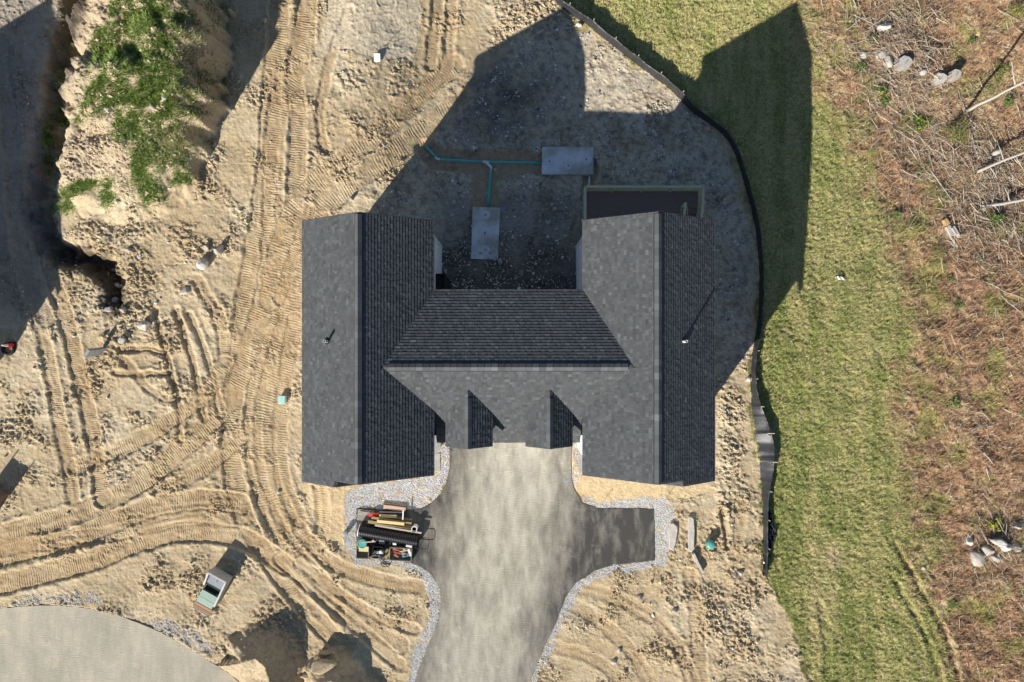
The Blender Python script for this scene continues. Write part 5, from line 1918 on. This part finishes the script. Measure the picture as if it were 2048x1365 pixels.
m_ply = mat('grey_plywood', (0.27, 0.25, 0.20), 0.85, 0.15, 5, stretch=(2, 10, 2))
m_blk = mat('black_plastic', (0.016, 0.016, 0.018), 0.45, 0.15)
m_blue = mat('blue_plastic', (0.10, 0.24, 0.32), 0.5, 0.15)
m_wht = mat('white_plastic', (0.68, 0.67, 0.65), 0.5, 0.08)
crate(727, 1104.5, 24, 20, .30, -.03, m_ply, 'grey plywood crate at the lower left corner of the materials pile')
board((718, 1098), (737, 1099), 10, .37, .03, m_yel, 'square yellowish board laid over the grey plywood crate')
crate(803, 1106, 43, 25, .34, -.06, m_ply, 'open plywood crate full of odds and ends at the lower right of the pile')
JUNK = [((786, 1098), (799, 1100), 4, m_brick, 'reddish block in the open crate'), ((797, 1096), (811, 1098), 6, m_tan, 'tan block in the open crate'), ((789, 1108), (797, 1116), 5, m_brown, 'brown block in the open crate'),
        ((803, 1106), (814, 1110), 5, m_ply, 'grey block in the open crate'), ((805, 1113), (819, 1109), 5, m_blue, 'blue tool case in the open crate'), ((817, 1098), (822, 1112), 5, m_wht, 'white case at the right end of the open crate'),
        ((799, 1104), (816, 1101), 1.6, m_yel, 'orange-tan stick lying over the open crate'), ((787, 1104), (801, 1108), 2, m_red, 'dark red rod in the open crate'), ((812, 1092), (824, 1094), 4, m_wht, 'white block on the upper rim of the open crate')]
for i, (a, e, w, m, lab) in enumerate(JUNK):
    z = .22 if i < 6 else .40
    p, q = P(*a, z), P(*e, z)
    vf = beam(p, q, w * S, .14 if i < 6 else .03)
    tag(obj('tool_block' if i not in (6, 7) else 'rod', vf, m), lab, 'tool')
crate(758, 1094, 18, 8, .42, -.05, m_blk, 'black plastic crate tucked under the culvert')
c = P(762, 1101, .05)
t = thing('compressor', 'small dark grey machine with hoses in front of the black crate', 'machine', c)
obj('body', move(box(.42, .26, .30, .04), c, -.05), m_greycap, t)
obj('tank', tube([c + [-.22, -.2, .16], c + [.22, -.22, .16]], .11, 14), m_blk, t, smooth=True)
obj('motor', lathe([(.09, .30), (.09, .42), (.05, .44)], 14, c + [.06, .03, 0]), m_wht, t)
board((768, 1115), (780, 1100), 12, .22, .03, m_olv, 'olive panel leaning at the left side of the open crate', 'panel', 'panel')
tag(obj('tool_block', move(box(.16, .12, .16, .02), P(747, 1081, .1), .6), m_wht), 'small white box between the green barrel and the black crate', 'box')
tag(obj('tool_block', move(box(.22, .14, .12, .03), P(790, 1087, .35), -.1), m_wht), 'small pale lump at the lower edge of the culvert', 'box')
tag(obj('toolbox', move(box(.34, .26, .26, .03), P(765, 1082, .05), -.1), m_greycap), 'dark toolbox under the middle of the culvert', 'toolbox')
rk = np.random.default_rng(12)
for (cx, cy, rx, ry, n, lab) in ((771, 1101, 7, 6, 1.7, 'coiled thin cable beside the open crate'), (772, 1126, 9, 6, 1.6, 'loop of grey hose spilling onto the gravel below the pile'), (752, 1112, 10, 4, 1.5, 'tangle of pale hose left of the olive panel')):
    pts = []
    for k in range(int(26 * n)):
        a = 2 * math.pi * k / 26
        g = G(cx + rx * math.cos(a) * (1 + .15 * math.sin(a * .7)), cy + ry * math.sin(a) + 2 * math.sin(a * .37), .0)
        g[2] = max(g[2], .05) + .03 + (.2 if cy < 1110 else .0) + .02 * k / 26
        pts.append(g)
    tag(obj('hose', tube(pts, .016, 6), m_blk if cy > 1120 or cx > 765 else m_pl2, smooth=True), lab, 'hose')
tag(obj('hose', tube([P(752, 1104, .34), P(757, 1112, .22), P(760, 1120, .1), P(766, 1128, .07), P(778, 1134, .06)], .016, 6), m_blk, smooth=True), 'black hose running from the machine down across the gravel', 'hose')
lp = smooth_line([(834, 1077), (853, 1076), (857, 1079), (858, 1086), (856, 1096), (852, 1098), (838, 1098), (828, 1095)], 2)
t = thing('cart_handle', 'black tubular handle frame sticking out right of the culvert', 'handle', P(845, 1087, .05))
obj('tube_frame', tube([P(x, y, .34) for x, y in lp], .018, 8), m_blk, t, smooth=True)
for (x, y) in ((834, 1077), (829, 1095)):
    obj('leg', tube([P(x, y, .34), P(x - 1, y, .05)], .018, 8), m_blk, t)
tag(obj('cable', tube([P(835, 1098, .3), P(832, 1106, .1), P(828, 1114, .06), P(822, 1119, .055)], .012, 6), m_blk, smooth=True), 'thin black cable hanging from the handle frame to the driveway', 'cable')
tag(obj('flat_board', move(box(.9, .62, .03, .005), P(731, 1031, .06), -.1), m_ply), 'grey plywood sheet under the canes at the upper left of the pile', 'board')

# ================================================================ stumps, trunks, branches, shrubs
m_bark = mat('grey_bark', (0.30, 0.26, 0.22), 0.95, 0.3, 10, 0.012, 30)
m_palewood = mat('bleached_trunk', (0.43, 0.39, 0.33), 0.9, 0.3, 7, 0.006, 30, stretch=(6, 6, 2))
m_cut = mat('sawn_face', (0.38, 0.36, 0.33), 0.9, 0.3, 14)
m_rot = mat('rotten_wood', (0.45, 0.28, 0.13), 0.95, 0.35, 8, 0.01, 20)
m_branch = mat('dry_branch', (0.45, 0.37, 0.28), 0.9, 0.25, 8)


def stump(px, py, r, h, lab, hole=False, tilt=0.12):
    c = G(px, py, -.1)
    t = thing('tree_stump', lab, 'stump', c)
    r *= S
    n = 18
    wob = [1 + .08 * math.sin(3 * k) + .05 * math.cos(5 * k + 1) for k in range(n)]
    V = []
    for (rr_, z) in ((1.25, 0), (1.08, h * .35), (1.0, h)):
        for k in range(n):
            a = 2 * math.pi * k / n
            V.append(c + np.array([r * rr_ * wob[k] * math.cos(a), r * rr_ * wob[k] * math.sin(a), z + (.0 if z < h else tilt * r * math.cos(a))]))
    F = [((i * n + k), i * n + (k + 1) % n, (i + 1) * n + (k + 1) % n, (i + 1) * n + k) for i in range(2) for k in range(n)]
    obj('trunk', (np.array(V), F), m_bark, t)
    V2 = [V[2 * n + k] + np.array([0, 0, .004]) for k in range(n)]
    V2 = [c + np.array([0, 0, h + .01])] + V2
    obj('sawn_top', (np.array(V2), [(0, 1 + k, 1 + (k + 1) % n) for k in range(n)]), m_cut, t)
    obj('crack', beam(c + [-r * .1, -r * .35, h + .012], c + [r * .45, r * .45, h + .016 + tilt * r * .4], .018, .01), m_hole, t)
    if hole:
        obj('rotten_core', lathe([(r * .3, h - .02), (r * .28, h + .03), (r * .05, h + .02)], 12, c), m_rot, t)


stump(1800, 132, 12.5, .65, 'largest round grey sawn stump among the branches at upper right')
stump(1898, 157, 9.5, .75, 'round sawn stump with the broad dark shadow at upper right')
stump(1872, 162, 11, .45, 'pale stump with a rotten orange core left of the round shadowed stump', True, .5)


def crooked(p, q, n, wob, seed):
    r = np.random.default_rng(seed)
    p, q = np.array(p, float), np.array(q, float)
    L = np.linalg.norm(q - p)
    t = np.linspace(0, 1, n)
    o = np.cumsum(r.normal(0, wob * L / n, (n, 3)), axis=0)
    o -= t[:, None] * o[-1]
    o[:, 2] *= .5
    return p + (q - p) * t[:, None] + o


# standing dead tree rooted inside the frame, crown beyond the right edge
base = G(1926, 222, -.1)
top = base + np.array([.35, .12, 7.2])
tr = thing('dead_tree', 'tall bare grey trunk leaning out past the right edge at upper right', 'tree', base)
pth = crooked(base, top, 12, .06, 3)
obj('trunk', tube(pth, np.linspace(.095, .035, 12), 10), m_palewood, tr, smooth=True)
for i, (k, dx, dy, L) in enumerate(((5, .9, .5, 1.6), (6, -.8, .6, 1.8), (8, .7, -.6, 1.5), (9, -.5, -.7, 1.2), (10, .6, .6, 1.2))):
    d = np.array([dx, dy, .9])
    d /= np.linalg.norm(d)
    pp = crooked(pth[k], pth[k] + d * L, 7, .15, 20 + i)
    br = obj('limb', tube(pp, np.linspace(.05, .012, 7), 7), m_palewood, tr, smooth=True)
    obj('twig', tube(crooked(pp[4], pp[4] + np.array([dy, dx, .5]) * .6, 5, .15, 40 + i), np.linspace(.02, .006, 5), 5), m_palewood, br)
for i, (a, e, za, ze, r0, r1, lab) in enumerate((((1951, 345), (2075, 294), .12, 1.1, .085, .06, 'pale fallen trunk below the standing dead tree, rising to the right'),
                                                 ((1957, 414), (2090, 391), .12, .55, .10, .075, 'thick pale fallen trunk, lowest of the pale trunks at the right edge'))):
    p, q = G(*a, za), P(e[0], e[1], ze - .8)
    pth = crooked(p, q, 10, .05, 60 + i)
    t = thing('fallen_trunk', lab, 'log', p)
    obj('trunk', tube(pth, np.linspace(r0, r1, 10), 10), m_palewood, t, smooth=True)
    for j, (k, dx, dy) in enumerate(((2, .3, -.7), (4, -.4, .8), (6, .2, -.9))):
        obj('limb', tube(crooked(pth[k], pth[k] + np.array([dx, dy, .15]) * 1.1, 6, .2, 70 + 5 * i + j), np.linspace(.04, .01, 6), 6), m_palewood, t, smooth=True)

# broken log with split slabs
c = G(1897, 466, 0)
t = thing('broken_log', 'broken bleached log splitting into slabs in the brush at right', 'log', c)
a0 = -1.03
for i, (dx, dy, L, w, h, da, m) in enumerate(((.15, .30, .75, .14, .30, 0, m_palewood), (-.08, .05, .62, .30, .24, -.05, m_palewood), (-.62, .12, .40, .26, .26, .1, m_rot), (.62, -.05, .8, .11, .18, .08, m_palewood), (.75, .14, .62, .09, .14, -.06, m_rot), (.55, -.2, .5, .10, .14, .2, m_palewood), (.05, .16, .5, .10, .33, .04, m_cut))):
    vf = box(L, w, h, .025)
    v = rotz(vf[0], da) + np.array([dx, dy, -.04])
    obj('split_slab', move((v, vf[1]), c, a0), m, t)

BR = [(1700, 30, 1758, 60), (1745, 62, 1798, 95), (1800, 55, 1880, 90), (1832, 95, 1868, 125), (1749, 150, 1788, 180), (1775, 165, 1800, 215), (1768, 206, 1800, 234), (1786, 260, 1836, 292),
      (1838, 303, 1872, 262), (1858, 340, 1905, 405), (1798, 340, 1838, 364), (1855, 290, 1862, 345), (1913, 178, 1936, 240), (1936, 240, 1956, 262), (1905, 306, 1956, 256), (1936, 256, 1950, 322),
      (1638, -6, 1646, 22), (1704, 0, 1712, 22), (1735, 60, 1775, 30), (1815, 10, 1838, 40), (1720, 150, 1700, 190), (1880, 185, 1900, 178), (1862, 435, 1985, 468), (1965, 565, 2060, 606), (2000, 590, 2050, 640),
      (1960, 820, 1976, 842), (2003, 815, 2045, 838), (1940, 862, 1990, 842), (1965, 905, 1985, 930), (1890, 990, 1905, 960), (1982, 365, 1998, 330), (1985, 395, 2020, 355), (1950, 405, 1995, 385),
      (1996, 480, 1990, 520), (2010, 520, 2048, 560), (1950, 470, 2030, 500), (1970, 935, 1976, 960), (1815, 730, 1840, 742), (1850, 40, 1900, 10), (1770, 95, 1745, 110), (1740, 80, 1690, 95), (1800, 60, 1775, 100), (1830, 170, 1800, 190), (1990, 20, 2040, 45)]
_r = np.random.default_rng(88)
for (cx, cy, sx, sy, n) in ((1795, 105, 60, 60, 22), (1985, 390, 40, 60, 10), (1990, 1075, 40, 30, 8), (1850, 300, 50, 50, 6)):
    for _ in range(n):
        x, y, a, L = _r.normal(cx, sx), _r.normal(cy, sy), _r.uniform(0, 6.28), _r.uniform(18, 52)
        BR.append((x, y, x + L * math.cos(a), y + L * math.sin(a)))
WHERE = ['lying left of the big white rock', 'crossing in front of the big white rock', 'reaching right from the white rock', 'lying above the two sawn stumps', 'below the largest sawn stump', 'standing out darkest below the largest stump',
         'left of the yellow-leaved plants', 'lying long below the yellow-leaved plants', 'crossing the long stick below the yellow-leaved plants', 'slanting down the brush below the olive shrub', 'lying lowest left of the olive shrub',
         'short and upright left of the olive shrub', 'hanging at the foot of the dead tree', 'bent at the right of the olive shrub', 'propped across the right side of the olive shrub', 'running down between shrub and fallen trunk']
for i, (x0, y0, x1, y1) in enumerate(BR):
    r = np.random.default_rng(300 + i)
    p, q = G(x0, y0, r.uniform(.03, .12)), G(x1, y1, r.uniform(.05, .35))
    L = np.linalg.norm(q - p)
    r0 = r.uniform(.020, .034)
    pth = crooked(p, q, 8, .10, 310 + i)
    vf = tube(pth, np.linspace(r0, r0 * .5, 8), 6)
    for j in range(2):
        k = int(r.integers(2, 6))
        dd = (q - p) / L
        sd = np.array([-dd[1], dd[0], .35]) * (1 if j else -1)
        e = pth[k] + (dd * .6 + sd * .7) * L * r.uniform(.15, .32)
        vf = join(vf, tube(crooked(pth[k], e, 5, .12, 400 + 3 * i + j), np.linspace(r0 * .6, r0 * .25, 5), 5))
    o = obj('branch', vf, m_branch if i % 3 else m_palewood, smooth=True)
    if i < len(WHERE):
        tag(o, 'dry grey branch ' + WHERE[i], 'branch', 'fallen branches in the brush')
    else:
        wh = 'in the tangle around the sawn stumps' if (y0 < 255 and x0 < 1925) else 'among the pale fallen trunks' if (y0 < 480 and x0 > 1930) else 'beside the rock pile at the right edge' if y0 > 990 else 'on the open brown brush'
        tag(o, 'thin dry branch lying ' + wh, 'branch', 'thin branches ' + wh)

# shrubs
def shrub(px, py, r, h, n, pal, lab, seed, leaf=(.04, .09)):
    c = G(px, py, 0)
    rg = np.random.default_rng(seed)
    t = thing('shrub', lab, 'shrub', c)
    st = []
    for k in range(7):
        a = rg.uniform(0, 6.28)
        e = c + np.array([math.cos(a) * r * S * .7, math.sin(a) * r * S * .7, h * rg.uniform(.6, 1)])
        st.append(tube(crooked(c - [0, 0, .05], e, 5, .12, seed + k), np.linspace(.016, .006, 5), 5))
    obj('stems', join(*st), m_bark, t)
    d = rg.normal(size=(n, 3))
    d /= np.linalg.norm(d, axis=1)[:, None]
    d[:, 2] = np.abs(d[:, 2])
    rad = rg.uniform(.35, 1, n) ** .6 * (1 + .25 * np.sin(3 * np.arctan2(d[:, 1], d[:, 0]) + seed))
    p = c + d * rad[:, None] * np.array([r * S, r * S, h])
    a = rg.uniform(0, 6.28, n)
    L = rg.uniform(*leaf, n)
    dv = np.stack([np.cos(a), np.sin(a), rg.normal(0, .4, n)], 1) * L[:, None]
    sv = np.stack([-np.sin(a), np.cos(a), rg.normal(0, .4, n)], 1) * L[:, None] * .4
    V = np.stack([p - dv, p + sv, p + dv, p - sv], 1).reshape(-1, 3)
    F = [(4 * i, 4 * i + 1, 4 * i + 2, 4 * i + 3) for i in range(n)]
    obj('foliage', (V, F), m_blade, t, col=np.repeat(pick(pal, n, seed), 4, axis=0))


OLV = [(0.19, 0.19, 0.055, 3), (0.26, 0.22, 0.075, 2), (0.12, 0.13, 0.04, 2)]
GRN = [(0.07, 0.11, 0.035, 3), (0.12, 0.18, 0.045, 3), (0.20, 0.24, 0.07, 2)]
YEL = [(0.05, 0.11, 0.03, 3), (0.10, 0.18, 0.03, 2), (0.50, 0.37, 0.06, 0.9), (0.27, 0.28, 0.06, 1)]
shrub(1907, 268, 26, .9, 1500, OLV, 'large olive shrub beside the standing dead tree', 501, (.03, .06))
shrub(1760, 188, 14, .45, 420, YEL, 'yellow flecked green plant below the largest sawn stump', 502)
shrub(1768, 207, 9, .35, 240, GRN, 'small green plant just below the yellow flecked one', 503)
shrub(1838, 248, 20, .4, 520, YEL, 'spreading plant with orange-yellow leaves left of the olive shrub', 504)
shrub(1942, 82, 10, .3, 260, GRN, 'bright green tuft at upper right above the dead tree', 505)
shrub(2015, 204, 10, .3, 260, GRN, 'bright green tuft right of the dead tree trunk', 506)
shrub(1720, 135, 10, .35, 260, GRN, 'dark green plant left of the grey rock and stump', 507)
shrub(1745, 78, 9, .25, 200, GRN, 'small green tuft under the big white rock', 508)
shrub(1990, 440, 16, .35, 380, GRN, 'grey-green plant below the lowest fallen trunk', 509)
shrub(1793, 430, 8, .3, 200, GRN, 'dark green tuft left of the broken log', 510)
shrub(1915, 608, 11, .25, 260, GRN, 'low green plant in the middle of the brown brush', 511)
shrub(1898, 560, 7, .22, 160, GRN, 'tiny green tuft below the broken log', 512)
shrub(1907, 805, 12, .25, 280, GRN, 'pale green plant where grass meets brush at mid right', 513)
shrub(1985, 1050, 18, .35, 380, [(0.36, 0.34, 0.06, 3), (0.22, 0.24, 0.05, 2)], 'yellow-green mossy shrub above the rock pile', 514)
shrub(2030, 20, 14, .4, 320, OLV, 'olive shrub in the upper right corner', 515)
shrub(2000, 140, 18, .3, 420, OLV, 'low olive plant under the dead tree shadow', 516)
shrub(1905, 1205, 10, .3, 220, GRN, 'dark green tuft by the wheel ruts at lower right', 517)

# scrap of white sheet on the lawn
c = G(1678, 557, .03)
r = np.random.default_rng(9)
V, F = [], []
for j in range(9):
    for k in range(5):
        V.append(c + np.array([(j - 4) * .065 + r.normal(0, .012), (k - 2) * .05 * (1 - abs(j - 4) * .12) - (j - 4) * .015 + r.normal(0, .01), .04 + .05 * math.sin(j * 1.7 + k) + r.uniform(0, .03)]))
for j in range(8):
    for k in range(4):
        F.append((j * 5 + k, (j + 1) * 5 + k, (j + 1) * 5 + k + 1, j * 5 + k + 1))
tag(obj('plastic_scrap', (np.array(V), F), m_wht), 'crumpled white plastic scrap lying on the lawn', 'litter')
# block of compacted loam on the lower piles
for i, (px, py, w, l, h, lab) in enumerate(((646, 1336, 58, 34, .55, 'big square block of compacted loam on the dirt piles at the bottom'), (652, 1306, 34, 10, .35, 'thin slab of loam just above the big square block'), (612, 1352, 22, 12, .35, 'small loam block left of the big square block'))):
    c = G(px, py, -.12)
    tag(obj('loam_block', move(rock_vf(w * S, l * S, h, 900 + i, 14), c, .12), mat('compacted_loam', (0.43, 0.34, 0.215), 0.95, 0.3, 7, 0.02, 14), org=c), lab, 'soil block')
